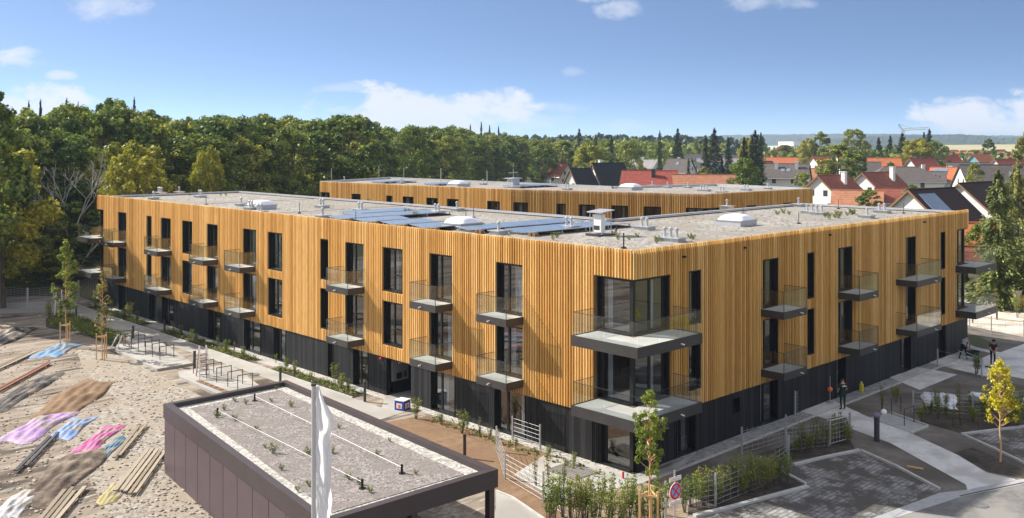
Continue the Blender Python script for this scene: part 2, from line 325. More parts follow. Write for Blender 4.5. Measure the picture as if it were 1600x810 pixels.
patch('entrance_paving',[(-.62,12.2),(-.62,7),(-1.25,7),(-1.25,12.6)],.014,M['concrete'])
for (ya,yb) in ((19.6,22.2),(38,40.6),(46,48.6),(32.8,35.3),(28.8,31)):
    patch('doorstep_paving',[(-.05,ya),(-.05,yb),(-1.2,yb),(-1.2,ya)],.016,M['concrete'])
patch('planting_soil',[(-.72,12.7),(-.72,-1),(-1.6,-1),(-1.75,13.6)],.018,M['soil_brown'])
patch('bare_soil',[(-1.75,13.6),(-1.6,-.5),(-2.8,.2),(-4.6,4),(-9.2,6),(-8.7,13.8),(-4.4,14.1)],.010,M['soil_brown'])
patch('lower_soil',pp((768,716),(800,742),(853,780),(878,800),(850,830),(845,810),(795,772),(770,764)),.012,M['soil_brown'])
for (ya,yb) in ((19,28.5),(31.2,45),(48.8,60.5)):
    patch('planting_soil',[(-.75,ya),(-.75,yb),(-1.73,yb),(-1.73,ya)],.020,M['soil'])
patch('planting_soil',[gz(*q) for q in ((72,512),(72,498),(100,489),(128,497),(206,530),(182,544),(140,527))],.018,M['soil'])
# private terrace by the corner flat
patch('terrace_paving',pp((852,711),(903,724),(974,739),(989,749),(976,754),(919,770),(875,783),(802,743)),.020,mat('terrace_pavers',(.38,.365,.34),(.45,.43,.40),scale=1,rough=.9,c3=(.33,.31,.28),scale3=.6))  # plain pale paver colour
b=MB()
p0=gz(943.5,749); 
for k in range(9):
    q=Vector((0.32-0.0,-0.0)); x=-2.45+k*.17; b.box(x,x+.13,1.2,3.0,.03,.06)
tag(b.build('wooden_terrace_mat',mat('grey_deck_boards',(.16,.15,.14),(.24,.22,.2),scale=2,rough=.9)),'grey slatted deck panel lying on the pale corner terrace pavers','deck panel')
patch('public_pavement',pp((775,768),(800,776),(850,812),(880,840),(700,840),(775,800)),.014,M['path'])
patch('gravel_border',[(.0,-.04),(37.3,-.04),(37.3,-1.0),(.0,-1.0)],.009,mat('grey_gravel',(.16,.16,.16),(.40,.40,.40),scale=6,rough=1,vor=6,bump=.7))
patch('corner_paving',pp((905,722),(1000,745),(1050,728),(1090,707),(1075,722),(1040,745),(990,760),(920,770)),.021,M['concrete'])
patch('door_paving',pp((1245,618),(1262,615),(1306,628),(1330,640),(1345,646),(1325,650),(1290,655),(1240,640)),.016,M['shadepath'])
patch('garden_path',pp((1318,642),(1345,647),(1375,660),(1424,678),(1497,712),(1541,739),(1585,749),(1590,753),(1512,768),(1509,758),(1391,693),(1330,671)),.020,M['shadepath'])
patch('slab_terrace',pp((1385,588),(1420,571),(1496,586),(1437,610)),.018,M['shadepath'])
patch('upper_path',pp((1444,551),(1446,566),(1552,592),(1575,588),(1640,600),(1640,560),(1640,520),(1600,538),(1563,551),(1525,543),(1507,536),(1500,541),(1550,553),(1535,560)),.018,M['shadepath'])
patch('bike_stand_paving',pp((1424,678),(1449,667),(1391,646),(1359,653)),.019,M['paver2'])
patch('far_forecourt',pp((1480,462),(1490,500),(1520,511),(1560,519),(1600,527),(1700,548),(1850,560),(1850,470),(1600,470),(1552,462)),.012,mat('light_sand_yard',(.58,.52,.43),(.70,.65,.56),scale=1.2,rough=1,c3=(.36,.31,.24),scale3=.35,bump=.5))  # light sand base with darker patches
# parking courts with rows of dirty pavers
def paver_mat():
    m=bpy.data.materials.new('grass_pavers'); m.use_nodes=True; nt=m.node_tree; b=nt.nodes['Principled BSDF']; b.inputs['Roughness'].default_value=.95
    t=N(nt,'ShaderNodeTexCoord'); br=N(nt,'ShaderNodeTexBrick'); br.inputs['Scale'].default_value=1; br.inputs['Brick Width'].default_value=.62; br.inputs['Row Height'].default_value=.22; br.inputs['Mortar Size'].default_value=.035; br.inputs['Mortar Smooth'].default_value=.4
    br.inputs['Color1'].default_value=(.33,.325,.32,1); br.inputs['Color2'].default_value=(.24,.235,.23,1); br.inputs['Mortar'].default_value=(.15,.14,.13,1)
    nt.links.new(t.outputs['Object'],br.inputs['Vector'])
    n=N(nt,'ShaderNodeTexNoise'); n.inputs['Scale'].default_value=.75; n.inputs['Detail'].default_value=9; n.inputs['Roughness'].default_value=.72; nt.links.new(t.outputs['Object'],n.inputs['Vector'])
    r=N(nt,'ShaderNodeMapRange'); r.inputs[1].default_value=.42; r.inputs[2].default_value=.53; nt.links.new(n.outputs[0],r.inputs[0])
    mx=N(nt,'ShaderNodeMixRGB'); nt.links.new(r.outputs[0],mx.inputs[0]); nt.links.new(br.outputs[0],mx.inputs[1]); mx.inputs[2].default_value=(.085,.075,.065,1)
    nt.links.new(mx.outputs[0],b.inputs['Base Color']); return m
M['pavers']=paver_mat()
patch('parking_pavers',pp((1130,800),(1262,764),(1227,744),(1240,729),(1344,705),(1468,767),(1359,812),(1300,860),(1050,860),(1085,812)),.014,M['pavers'])
patch('parking_pavers',pp((1505,680),(1600,668),(1700,655),(1700,760),(1600,724)),.014,M['pavers'])
patch('gutter_strip',pp((1300,838),(1359,812),(1468,771),(1512,766),(1585,751),(1700,738),(1700,746),(1600,757),(1500,778),(1394,812),(1330,840)),.022,M['paver2'])
patch('road',pp((1330,840),(1394,812),(1500,778),(1600,757),(1700,746),(1900,740),(2100,900),(1600,1100),(1200,1100)),.016,M['asphalt'])
patch('planting_soil',pp((1239,720),(1336,704),(1327,684),(1242,692),(1180,712)),.017,M['soil'])
patch('planting_soil',pp((1075,806),(1130,796),(1258,758),(1227,739),(1190,745),(1118,775),(1075,790)),.017,M['soil'])
patch('planting_soil',pp((1427,640),(1500,625),(1640,640),(1640,662),(1503,678),(1440,660)),.017,M['soil'])
patch('dug_earth',pp((1490,708),(1520,700),(1600,735),(1600,748),(1545,738)),.019,M['soil'])
patch('dug_earth',pp((1345,700),(1391,695),(1505,757),(1500,768),(1470,765)),.013,M['soil_dry'])
def kerb(name,pts,w=.14,h=.10,label=None,m=None):
    b=MB()
    for a,c in zip(pts,pts[1:]):
        b.bar((a[0],a[1],h/2),(c[0],c[1],h/2),w,h)
    o=b.build(name,m or M['kerb']); o['kind']='structure'; return o
kerb('kerb',pp((1085,808),(1132,797),(1262,762)),.2)
kerb('kerb',pp((1259,758),(1227,741)),.12)
kerb('kerb',pp((1240,728),(1290,716),(1344,705)),.18)
kerb('kerb',pp((1344,705),(1400,730),(1468,766)),.12)
kerb('kerb',pp((1503,680),(1600,668),(1700,655)),.15)
kerb('kerb',pp((1503,680),(1550,701),(1600,725)),.12)
kerb('kerb',pp((1424,678),(1449,668)),.1); kerb('kerb',pp((1450,667),(1392,646)),.1)
kerb('kerb',pp((1500,790-14),(1600,757-2)),.08,.03,m=M['steel_dark'])
kerb('path_edging',[(-1.75,63),(-1.75,19)],.08,.06)
kerb('path_edging',[(.1,-1.05),(37,-1.05)],.1,.08)
kerb('terrace_edging',pp((775,768),(800,778),(850,812)),.1,.06)
M['iron']=mat('worn_iron',(.12,.12,.12),(.18,.18,.18),scale=9,rough=.6)
def manhole(px,py,l):
    x,y=gz(px,py); b=MB(); n=20; b.prism([(x+.35*math.cos(2*math.pi*k/n),y+.35*math.sin(2*math.pi*k/n)) for k in range(n)],.02,.034); tag(b.build('manhole_cover',M['iron']),l,'manhole cover')
manhole(1405,770,'round manhole cover in the parking pavers near the gutter')
manhole(397,586,'small dark drain cover in the footpath above the bike hoops')
manhole(1530,790,'manhole cover in the shaded asphalt road')
# far terrain: hills, woods on them and the pale field
def terrain(name,dist,prof,m,bumpamp,step=12,seed=1,depth=500,base=0):
    """ridge whose skyline height follows prof [(px, metres)], at dist ahead"""
    rnd=random.Random(seed); b=MB(); pts=[]
    def h(px):
        for (a,ha),(c,hc) in zip(prof,prof[1:]):
            if a<=px<=c: return ha+(hc-ha)*(px-a)/(c-a)
        return prof[-1][1]
    rows=7; grid=[]
    px=prof[0][0]
    cols=[]
    while px<=prof[-1][0]: cols.append(px); px+=step
    for j in range(rows):
        t=j/(rows-1); row=[]
        for c in cols:
            d=dist+depth*(t-1)
            hh=h(c)*math.sin(min(1,t*1.05)*math.pi/2)**1.1+ (rnd.uniform(-1,1)*bumpamp if t>.3 else 0)
            x,y=at(c,d); row.append(b.V((x,y,max(base,hh))))
        grid.append(row)
    row=[]
    for c in cols:
        x,y=at(c,dist+depth); row.append(b.V((x,y,0)))
    grid.append(row)
    for j in range(len(grid)-1):
        for i in range(len(cols)-1): b.fi([grid[j][i],grid[j][i+1],grid[j+1][i+1],grid[j+1][i]])
    o=b.build(name,m,smooth=False); o['kind']='structure'; return o
hm=mat('hill_forest',(.004,.014,.012),(.04,.065,.03),scale=.012,rough=1,bump=1,bscale=.08,detail=8)
terrain('hills',4200,[(700,22),(900,30),(1040,38),(1150,50),(1260,54),(1380,55),(1500,50),(1600,46),(1760,44),(1900,40)],hm,2.5,step=6,seed=2,depth=900)
terrain('hills',2600,[(1290,24),(1370,34),(1440,36),(1500,38),(1540,34),(1570,28),(1600,30),(1680,34),(1800,30)],hm,2.0,step=4,seed=3,depth=500)
terrain('field',1500,[(1400,0),(1440,6),(1470,11.5),(1560,12.5),(1620,12.8),(1800,12.8)],mat('wheat_field',(.34,.30,.15),(.42,.37,.19),scale=.01,rough=1),.1,step=10,seed=4,depth=160)

# ------------------------------------------------------------------ facades
def facade_T(ox,oy,dx,dy,nx,ny):
    """local (a along, o outward, z) -> world"""
    return lambda a,o,z:(ox+dx*a+nx*o, oy+dy*a+ny*o, z)
def intervals(ops,a0,a1,z0,z1):
    """yield (a,b,[solid z intervals]) strips"""
    cuts=sorted({a0,a1,*[c for o in ops for c in o[:2] if a0<c<a1]})
    for p,q in zip(cuts,cuts[1:]):
        m=(p+q)/2; hol=sorted((max(z0,o[2]),min(z1,o[3])) for o in ops if o[0]<m<o[1] and o[3]>z0 and o[2]<z1)
        z=z0; sol=[]
        for h0,h1 in hol:
            if h0>z+.01: sol.append((z,h0))
            z=max(z,h1)
        if z<z1-.01: sol.append((z,z1))
        yield p,q,sol
def wallstrips(b,ops,a0,a1,z0,z1,o0,o1):
    for p,q,sol in intervals(ops,a0,a1,z0,z1):
        for s0,s1 in sol: b.box(p,q,o0,o1,s0,s1)
PITCH=.172
def slats(b,ops,a0,a1,z0,z1,rnd,d0=.0,d1=.095):
    n=int(round((a1-a0)/PITCH)); p=(a1-a0)/n; grp=.5
    for k in range(n):
        c=a0+(k+.5)*p; w=.092
        if rnd.random()<.12: grp=rnd.random()
        b.tone=min(1,max(0,.22*grp+.86*rnd.random()-.06))
        hol=sorted((o[2],o[3]) for o in ops if o[0]-.04<c<o[1]+.04)
        z=z0+rnd.uniform(-.006,.006); zz=[]
        for h0,h1 in hol:
            if h0>z+.05: zz.append((z,h0-.03))
            z=max(z,h1+.03)
        if z<z1-.05: zz.append((z,z1))
        for s0,s1 in zz:
            # slightly tapered batten: narrow at the front
            i=[b.V(q) for q in ((c-w/2,d0,s0),(c+w/2,d0,s0),(c+w*.36,d1,s0),(c-w*.36,d1,s0),(c-w/2,d0,s1),(c+w/2,d0,s1),(c+w*.36,d1,s1-.03),(c-w*.36,d1,s1-.03))]
            for q in ((0,3,2,1),(4,5,6,7),(1,2,6,5),(2,3,7,6),(3,0,4,7)): b.fi([i[t] for t in q])
rw=random.Random(3)
def window(T,a0,a1,z0,z1,par,kind='door',side=1,room=True,curt=True,part='window'):
    """reveal + frame + pane + curtain + room, all in facade space"""
    b=MB(); b.T=T; d=-.22
    b.box(a0,a0+.035,d,.03,z0,z1); b.box(a1-.035,a1,d,.03,z0,z1); b.box(a0+.035,a1-.035,d,.03,z1-.035,z1); b.box(a0+.035,a1-.035,d,.05,z0,z0+.035)
    w=b.build(part,M['black'],par)
    f=MB(); f.T=T; e=.07; A0=a0+.036; A1=a1-.036; Z0=z0+.036; Z1=z1-.036; o0,o1=-.26,-.18
    f.box(A0,A0+e,o0,o1,Z0,Z1); f.box(A1-e,A1,o0,o1,Z0,Z1); f.box(A0+e,A1-e,o0,o1,Z1-e,Z1); f.box(A0+e,A1-e,o0,o1,Z0,Z0+e)
    W_=a1-a0
    if kind=='door' and W_>1.2:
        mcol=A0+(A1-A0)*(.36 if side>0 else .64); f.box(mcol-.06,mcol+.06,o0,o1+.01,Z0+e,Z1-e)
    if kind=='window' and W_>1.2:
        mcol=(A0+A1)/2+.1; f.box(mcol-.05,mcol+.05,o0,o1+.01,Z0+e,Z1-e); f.box(A0+e,mcol-.05,o0,o1,Z0+.85,Z0+.93)
    f.build('frame',M['black'],w)
    g=MB(); g.T=T; g.face([(A0+.01,-.215,Z0),(A1-.01,-.215,Z0),(A1-.01,-.215,Z1),(A0+.01,-.215,Z1)]); g.build('pane',M['pane'],w)
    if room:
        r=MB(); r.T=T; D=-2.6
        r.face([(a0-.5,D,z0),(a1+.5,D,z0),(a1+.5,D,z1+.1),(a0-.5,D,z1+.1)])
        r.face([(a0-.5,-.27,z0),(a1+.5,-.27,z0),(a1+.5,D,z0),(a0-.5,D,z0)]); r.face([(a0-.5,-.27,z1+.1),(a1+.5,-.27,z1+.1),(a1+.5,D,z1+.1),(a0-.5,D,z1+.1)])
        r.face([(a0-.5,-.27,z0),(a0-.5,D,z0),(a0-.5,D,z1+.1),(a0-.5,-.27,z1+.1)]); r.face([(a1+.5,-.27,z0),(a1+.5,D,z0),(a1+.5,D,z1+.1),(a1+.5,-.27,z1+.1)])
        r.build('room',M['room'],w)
        if curt and rw.random()<.75:
            c=MB(); c.T=T; s=A0+rw.choice((.1,.45,.9))*(W_/2); cw=W_*rw.uniform(.16,.34); n=7
            for k in range(n):
                x0=s+cw*k/n; x1=s+cw*(k+1)/n; y0=-.36-.04*(k%2); y1=-.36-.04*((k+1)%2)
                c.face([(x0,y0,Z0),(x1,y1,Z0),(x1,y1,Z1),(x0,y0,Z1)])
            c.build('curtain',M['curtain'],w)
    return w
GLH=1.0
def balcony(T,a0,a1,ztop,par,depth=1.27,spout_at=.72,glsides=(1,1)):
    b=MB(); b.T=T; zb=ztop-.37
    t=.05
    b.box(a0,a1,.07,depth,zb,zb+.06)                       # soffit
    b.box(a0,a0+t,.07,depth,zb+.06,ztop); b.box(a1-t,a1,.07,depth,zb+.06,ztop); b.box(a0+t,a1-t,depth-t,depth,zb+.06,ztop)
    o=b.build('balcony',M['dark'],par)
    f=MB(); f.T=T; f.box(a0+t+.002,a1-t-.002,.09,depth-t-.002,zb+.065,ztop-.012); f.build('floor_slab',M['balfloor'],o)
    gi=.025
    for q,(p0,p1) in enumerate((((a0+gi,.09),(a0+gi,depth-gi)),((a1-gi,.09),(a1-gi,depth-gi)),((a0+gi+.02,depth-gi),(a1-gi-.02,depth-gi)))):
        g=MB(); g.T=T; zz=ztop-.1
        dx=p1[0]-p0[0]; dy=p1[1]-p0[1]; L=math.hypot(dx,dy); nx,ny=-dy/L*.006,dx/L*.006
        g.prism([(p0[0]-nx,p0[1]-ny),(p1[0]-nx,p1[1]-ny),(p1[0]+nx,p1[1]+ny),(p0[0]+nx,p0[1]+ny)],ztop+.004,ztop+GLH)
        g.build('glass_panel',M['balglass'],o)
        # thin edge rail
    r=MB(); r.T=T; zt=ztop+GLH+.006
    r.box(a0+.012,a0+.036,.09,depth-.012,zt,zt+.022); r.box(a1-.036,a1-.012,.09,depth-.012,zt,zt+.022); r.box(a0+.036,a1-.036,depth-.036,depth-.012,zt,zt+.022)
    for x in (a0+.024,a1-.024): r.box(x-.014,x+.014,depth-.04,depth-.012,ztop,zt)
    r.build('rail_edge',M['steel_dark'],o)
    s=MB(); s.T=T; x=a0+(a1-a0)*spout_at; s.tube((x,depth-.02,zb+.17),(x,depth+.16,zb+.15),.032,n=8); s.build('water_spout',M['white'],o)
    return o
def Lbalcony(poly,wallpoly_edges,ztop,par,glassrun,spout):
    """corner balcony: L-shaped outline poly (world), glassrun = list of points of the outer edge"""
    b=MB(); zb=ztop-.45
    b.prism(poly,zb,zb+.06)
    for a,c in zip(glassrun,glassrun[1:]):
        d=Vector((c[0]-a[0],c[1]-a[1],0)); L=d.length; d/=L; n=Vector((d.y,-d.x,0))*.027
        b.bar((a[0]+n.x-d.x*.05,a[1]+n.y-d.y*.05,(zb+ztop)/2-.004),(c[0]+n.x+d.x*.05,c[1]+n.y+d.y*.05,(zb+ztop)/2-.004),.05,ztop-zb+.008)
    o=b.build('corner_balcony',M['dark'],par)
    cx=sum(p[0] for p in glassrun)/len(glassrun); 
    f=MB(); f.prism(poly,zb+.064,ztop-.03); f.build('floor_slab',M['balfloor'],o)
    r=MB()
    for a,c in zip(glassrun,glassrun[1:]):
        d=Vector((c[0]-a[0],c[1]-a[1],0)); L=d.length; n=max(1,int(round(L/1.5)))
        for k in range(n):
            p=Vector((a[0],a[1],0))+d*((k+.01)/n); q=Vector((a[0],a[1],0))+d*((k+.99)/n)
            g=MB(); g.bar((p.x,p.y,ztop+.51),(q.x,q.y,ztop+.51),.014,1.0); g.build('glass_panel',M['balglass'],o)
        r.bar((a[0],a[1],ztop+1.02),(c[0],c[1],ztop+1.02),.022,.02)
    r.build('rail_edge',M['steel_dark'],o)
    s=MB(); s.tube(spout[0],spout[1],.035,n=8); s.build('water_spout',M['white'],o)
    return o
ZR=9.8; ZB=2.25
bld=empty('apartment_building',(0,0,0),0,'long three-storey apartment building clad in honey timber slats over a black ground floor','building','timber-slat apartment buildings')
TL=facade_T(0,0,0,1,-1,0); TR=facade_T(0,0,1,0,0,-1)
LY,LX=62.1,37.2; WL,WR=14.,13.
F1=(2.94,5.42); F2=(6.02,8.5)
Lops=[(55.5,57.2,'door'),(50.2,51.15,'narrow'),(46.65,48.4,'door'),(42.95,44.6,'window'),(38.75,40.4,'door'),(33.1,34.9,'door'),(29.65,31.45,'window'),(24.05,25.0,'narrow'),(20.3,22.2,'door'),(16.62,18.38,'window'),(12.25,14.05,'door'),(6.88,8.77,'door')]
Rops=[(4.05,4.95,'narrow'),(10.35,11.88,'door'),(14.8,15.6,'narrow'),(18.38,20.02,'door'),(27.1,28.6,'door'),(32.5,33.25,'narrow')]
Lcorner=[(0,2.15),(60.55,62.1)]; Rcorner=[(0,2.58),(35.1,37.2)]
Lbase=[(0,1.95,'door'),(6.75,9.0,'door'),(12.05,14.1,'door'),(19.95,21.5,'door'),(23.65,24.25,'narrow'),(29.25,30.85,'door'),(32.6,34.9,'door'),(38.4,40.35,'door'),(46.2,48.4,'door'),(49.7,50.9,'narrow'),(55.4,57.2,'door')]
Rbase=[(3.1,4.6,'door'),(10.15,11.9,'door'),(18.15,19.3,'door'),(26.5,28.0,'door'),(32.2,33.4,'door')]
ENT=(15.85,18.15)
def both(l): return [(a,b,*f) for (a,b,*_) in l for f in (F1,F2)]
Lup=both(Lops)+both(Lcorner); Rup=both(Rops)+both(Rcorner)
b=MB(); b.T=TL; wallstrips(b,Lup,0,LY,ZB,9.62,-.3,.0)
b.T=TR; wallstrips(b,Rup,.3,LX,ZB,9.62,-.3,.0)
b.T=None
b.box(14-.3,14,13,LY,0,9.55); b.box(14,LX,13-.3,13,0,9.55); b.box(.3,13.7,LY-.3,LY,0,F1[0]); b.box(.3,13.7,LY-.3,LY,F2[1],9.55); b.box(2.5,13.7,LY-.3,LY,F1[0],F2[1]); b.box(.3,2.5,LY-.3,LY,F1[1],F2[0])
b.box(LX-.3,LX,.3,12.7,0,F1[0]); b.box(LX-.3,LX,.3,12.7,F2[1],9.55); b.box(LX-.3,LX,2.2,12.7,F1[0],F2[1]); b.box(LX-.3,LX,.3,2.2,F1[1],F2[0])
b.build('wall',M['back'],bld)
b=MB(); rs=random.Random(11)
b.T=TL; slats(b,Lup,0.02,LY,2.2,9.83,rs)
b.T=TR; slats(b,Rup,0.02,LX,2.2,9.83,rs)
b.T=facade_T(LX,0,0,1,1,0); slats(b,both([(-1,2.2)]),0.02,WR,2.2,9.6,rs)
b.T=facade_T(0,LY,1,0,0,1); slats(b,both([(-1,2.5)]),0.02,WL,2.2,9.6,rs)
b.T=facade_T(14,13,0,1,1,0); slats(b,[],.1,LY-13,2.2,9.6,rs)
b.T=facade_T(14,13,1,0,0,1); slats(b,[],.1,LX-14,2.2,9.6,rs)
b.T=None; b.tone=.9; b.box(-.06,-.02,-.06,-.02,F2[1]+.03,9.83)
b.build('slat_cladding',M['slat'],bld,tone=True)
# ground floor of black vertical boards
lb=[(a,c,.03,2.21) for a,c,_ in Lbase]+[(ENT[0],ENT[1],.0,2.21)]; rb=[(a,c,.03,2.21) for a,c,_ in Rbase]+[(7.72,8.34,1.1,1.9)]
b=MB()
def boards(T,ops,a0,a1,off=.0):
    b.T=T; x=a0
    while x<a1-1e-3:
        # boards are cut at openings
        nx=min(x+.145,a1)
        for o in ops:
            if x<o[0]-1e-3<nx: nx=o[0]
            if x<o[1]-1e-3<nx: nx=o[1]
        m=(x+nx)/2; b.tone=rs.random()
        hol=sorted((o[2],o[3]) for o in ops if o[0]<m<o[1]); z=0
        for h0,h1 in hol:
            if h0>z+.02: b.box(x+.004,nx-.004,-.25,off,z,h0)
            z=max(z,h1)
        if z<ZB-.005: b.box(x+.004,nx-.004,-.25,off+rs.uniform(0,.006),z,ZB-.005)
        x=nx
boards(TL,lb,0,LY); boards(TR,rb,.3,LX)
b.T=None; b.tone=.5
b.box(.6,2.2,18.15,18.4,0,2.3); b.box(.25,2.2,15.6,15.85,0,2.3); b.box(0.26,2.2,ENT[0],ENT[1],2.22,2.4)   # entrance recess
b.build('base_wall',M['base'],bld,tone=True)
b=MB(); b.box(LX-.24,LX,.26,WR-.3,0.0,ZB); b.box(.3,13.7,LY,LY+.02,0,ZB); b.build('end_base_wall',M['black'],bld)
# roof
b=MB(); b.prism([(.3,.3),(LX-.3,.3),(LX-.3,WR-.3),(WL-.3,WR-.3),(WL-.3,LY-.3),(.3,LY-.3)],9.2,9.5)
roof=b.build('roof',M['roofgravel'],bld)
b=MB()
def coping(b,pts,w=.3,z0=9.4,z1=9.68):
    n=len(pts)
    for k in range(n):
        a=Vector((*pts[k],0)); c=Vector((*pts[(k+1)%n],0)); d=(c-a).normalized(); nn=Vector((-d.y,d.x,0))
        p=[a+nn*0,c+nn*0,c+nn*w-d*w,a+nn*w+d*w]
        b.prism([(q.x,q.y) for q in p],z0,z1+ (k%2)*.002)
coping(b,[(-.0,-.0),(LX,0),(LX,WR),(WL,WR),(WL,LY),(0,LY)])
b.build('roof_coping',M['coping'],bld)
# windows
for a,c,k in Lops:
    for f in (F1,F2):
        window(TL,a,c,f[0]+(.0 if k!='window' else .02),f[1],bld,k,side=-1)
for a,c,k in Rops:
    for f in (F1,F2): window(TR,a,c,f[0],f[1],bld,k)
for a,c,k in Lbase[1:]:
    window(TL,a,c,.03,2.21,bld,k,side=-1)
for a,c,k in Rbase: window(TR,a,c,.03,2.21,bld,k)
window(TR,7.72,8.34,1.1,1.9,bld,'narrow')
# near corner glazing, three storeys, and the two far corners
def corner_glaze(ax,ay,sx,sy,LX_,LY_,z0,z1,curt=True):
    """corner at (ax,ay); glazing runs LX_ along sx*X and LY_ along sy*Y"""
    i=.2
    T1=lambda a,o,z:(ax+sx*(i-o),ay+sy*a,z)     # along Y face
    T2=lambda a,o,z:(ax+sx*a,ay+sy*(i-o),z)
    b=MB()
    for T,L in ((T1,LY_),(T2,LX_)):
        b.T=T; b.box(L-.05,L,-.1,i-.02,z0,z1); b.box(i+.06,L-.05,-.1,.19,z1-.05,z1); b.box(i+.06,L-.05,-.1,.17,z0,z0+.05)
    b.T=None
    xs=sorted((ax+sx*(i-.05),ax+sx*(i+.10))); ys=sorted((ay+sy*(i-.05),ay+sy*(i+.10)))
    b.box(xs[0],xs[1],ys[0],ys[1],z0,z1)
    xs=sorted((ax,ax+sx*(i+.06))); ys=sorted((ay,ay+sy*(i+.06))); b.box(xs[0],xs[1],ys[0],ys[1],z1-.04,z1+.0)
    w=b.build('corner_window',M['black'],bld)
    f=MB()
    for T,L,ms in ((T1,LY_,(.62,)),(T2,LX_,(.48,.83))):
        f.T=T; A0=i+.1; A1=L-.05; e=.08
        f.box(A0,A1,-.06,0,z1-.05-e,z1-.05); f.box(A0,A1,-.06,0,z0+.05,z0+.05+e); f.box(A1-.22,A1,-.06,.0,z0+.05+e,z1-.05-e); f.box(A0,A0+e,-.06,0,z0+.05+e,z1-.05-e)
        if T is T2:
            for m_ in ms[:1]: x=A0+(A1-A0)*m_; f.box(x-.07,x+.07,-.07,.01,z0+.05+e,z1-.05-e)
    f.build('frame',M['black'],w)
    g=MB()
    for T,L in ((T1,LY_),(T2,LX_)):
        g.T=T; g.face([(i+.1,-.03,z0+.05),(L-.05,-.03,z0+.05),(L-.05,-.03,z1-.05),(i+.1,-.03,z1-.05)])
    g.build('pane',M['pane'],w)
    r=MB(); X1=4.2; Y1=4.2
    def P(x,y,z): return (ax+sx*x,ay+sy*y,z)
    r.face([P(i+.2,i+.2,z0+.01),P(X1,i+.2,z0+.01),P(X1,Y1,z0+.01),P(i+.2,Y1,z0+.01)]); r.face([P(i,i,z1+.05),P(X1,i,z1+.05),P(X1,Y1,z1+.05),P(i,Y1,z1+.05)])
    r.face([P(X1,.32,z0),P(X1,Y1,z0),P(X1,Y1,z1+.05),P(X1,.32,z1+.05)]); r.face([P(.32,Y1,z0),P(X1,Y1,z0),P(X1,Y1,z1+.05),P(.32,Y1,z1+.05)])
    r.face([P(LX_+.4,.32,z0),P(X1,.32,z0),P(X1,.32,z1+.05),P(LX_+.4,.32,z1+.05)])
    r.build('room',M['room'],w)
    if curt:
        c=MB()
        for (T,L,s,cw) in ((T1,LY_,L_frac(LY_,.78),.28),(T2,LX_,L_frac(LX_,.66),.34)):
            c.T=T
            for k in range(8):
                x0=s+cw*k/8; x1=s+cw*(k+1)/8; c.face([(x0,-.16-.04*(k%2),z0+.05),(x1,-.16-.04*((k+1)%2),z0+.05),(x1,-.16-.04*((k+1)%2),z1),(x0,-.16-.04*(k%2),z1)])
        c.build('curtain',M['curtain'],w)
def L_frac(L,f): return L*f-.2
for z0,z1 in (F1,F2): corner_glaze(0,0,1,1,2.58,2.15,z0,z1)
corner_glaze(0,0,1,1,1.0,1.95,.03,2.21,False)
b=MB(); b.box(1.0,1.3,.02,.3,0,2.2); b.build('base_pier',M['black'],bld)
for z0,z1 in (F1,F2):
    corner_glaze(0,LY,1,-1,2.5,1.55,z0,z1,False); corner_glaze(LX,0,-1,1,2.1,2.2,z0,z1,False)
# balconies
for a,c in ((55.4,57.65),(46.45,48.9),(38.6,40.87),(33.13,35.4),(20.2,22.5),(12.15,14.35),(6.78,8.95)):
    for z in (6.02,2.95): balcony(TL,a,c,z,bld,1.27,.55)
for a,c in ((10.15,12.4),(18.2,20.5),(25.65,29.3)):
    for z in (6.02,2.95): balcony(TR,a,c,z,bld,1.4,.72)
for z in (6.05,2.98):
    Lbalcony([(-.1,2.0),(-1.75,2.0),(-1.75,-1.62),(2.7,-1.62),(2.7,-.1),(-.1,-.1)],None,z,bld,[(-.1,2.0),(-1.75,2.0),(-1.75,-1.62),(2.7,-1.62),(2.7,-.1)],((1.2,-1.62,z-.25),(1.2,-1.84,z-.27)))
    Lbalcony([(34.9,-.1),(34.9,-1.4),(38.6,-1.4),(38.6,2.0),(LX+.1,2.0),(LX+.1,-.1)],None,z,bld,[(34.9,-.1),(34.9,-1.4),(38.6,-1.4),(38.6,2.0),(LX+.1,2.0)],((37,-1.4,z-.25),(37,-1.6,z-.27)))
    Lbalcony([(-.1,60.4),(-1.2,60.4),(-1.2,63.6),(3,63.6),(3,LY+.1),(-.1,LY+.1)][::-1],None,z,bld,[(3,LY+.1),(3,63.6),(-1.2,63.6),(-1.2,60.4),(-.1,60.4)],((-.5,60.4,z-.25),(-.5,60.2,z-.27)))
# entrance: glazed door deep in the recess, letterbox panel on its side wall
b=MB(); b.box(2.0,2.1,15.9,16.0,.03,2.2); b.box(2.0,2.1,18.0,18.12,.03,2.2); b.box(2.0,2.1,16.9,17.0,.03,2.2); b.box(2.0,2.1,16.0,18.0,2.1,2.2)
d=b.build('entrance_door',M['black'],bld)
b=MB(); b.face([(2.05,16.0,.03),(2.05,18.0,.03),(2.05,18.0,2.1),(2.05,16.0,2.1)]); b.build('pane',M['pane'],d)
b=MB(); b.box(2.2,5,15.6,18.4,2.3,2.35); b.box(4.9,5,15.6,18.4,0,2.3); b.build('lobby_room',M['room'],d)
b=MB(); b.box(.35,1.5,18.02,18.149,.75,1.95); d=b.build('letterbox_panel',mat('brushed_panel',(.16,.16,.16),(.19,.19,.19),scale=3,rough=.5),bld)
b=MB(); b.box(.62,1.0,18.0,18.02,.85,1.2)
for k in range(3): b.box(1.15,1.35,18.0,18.02,.9+k*.12,.98+k*.12)
b.build('intercom_grille',M['black'],d)
b=MB(); b.box(.75,.86,18.005,18.02,1.72,1.8); b.box(.92,1.03,18.005,18.02,1.72,1.8); b.build('name_plates',M['white'],d)
b=MB(); b.ball((-.06,18.6,2.05),.09); b.build('alarm_lamp',M['red'],bld)
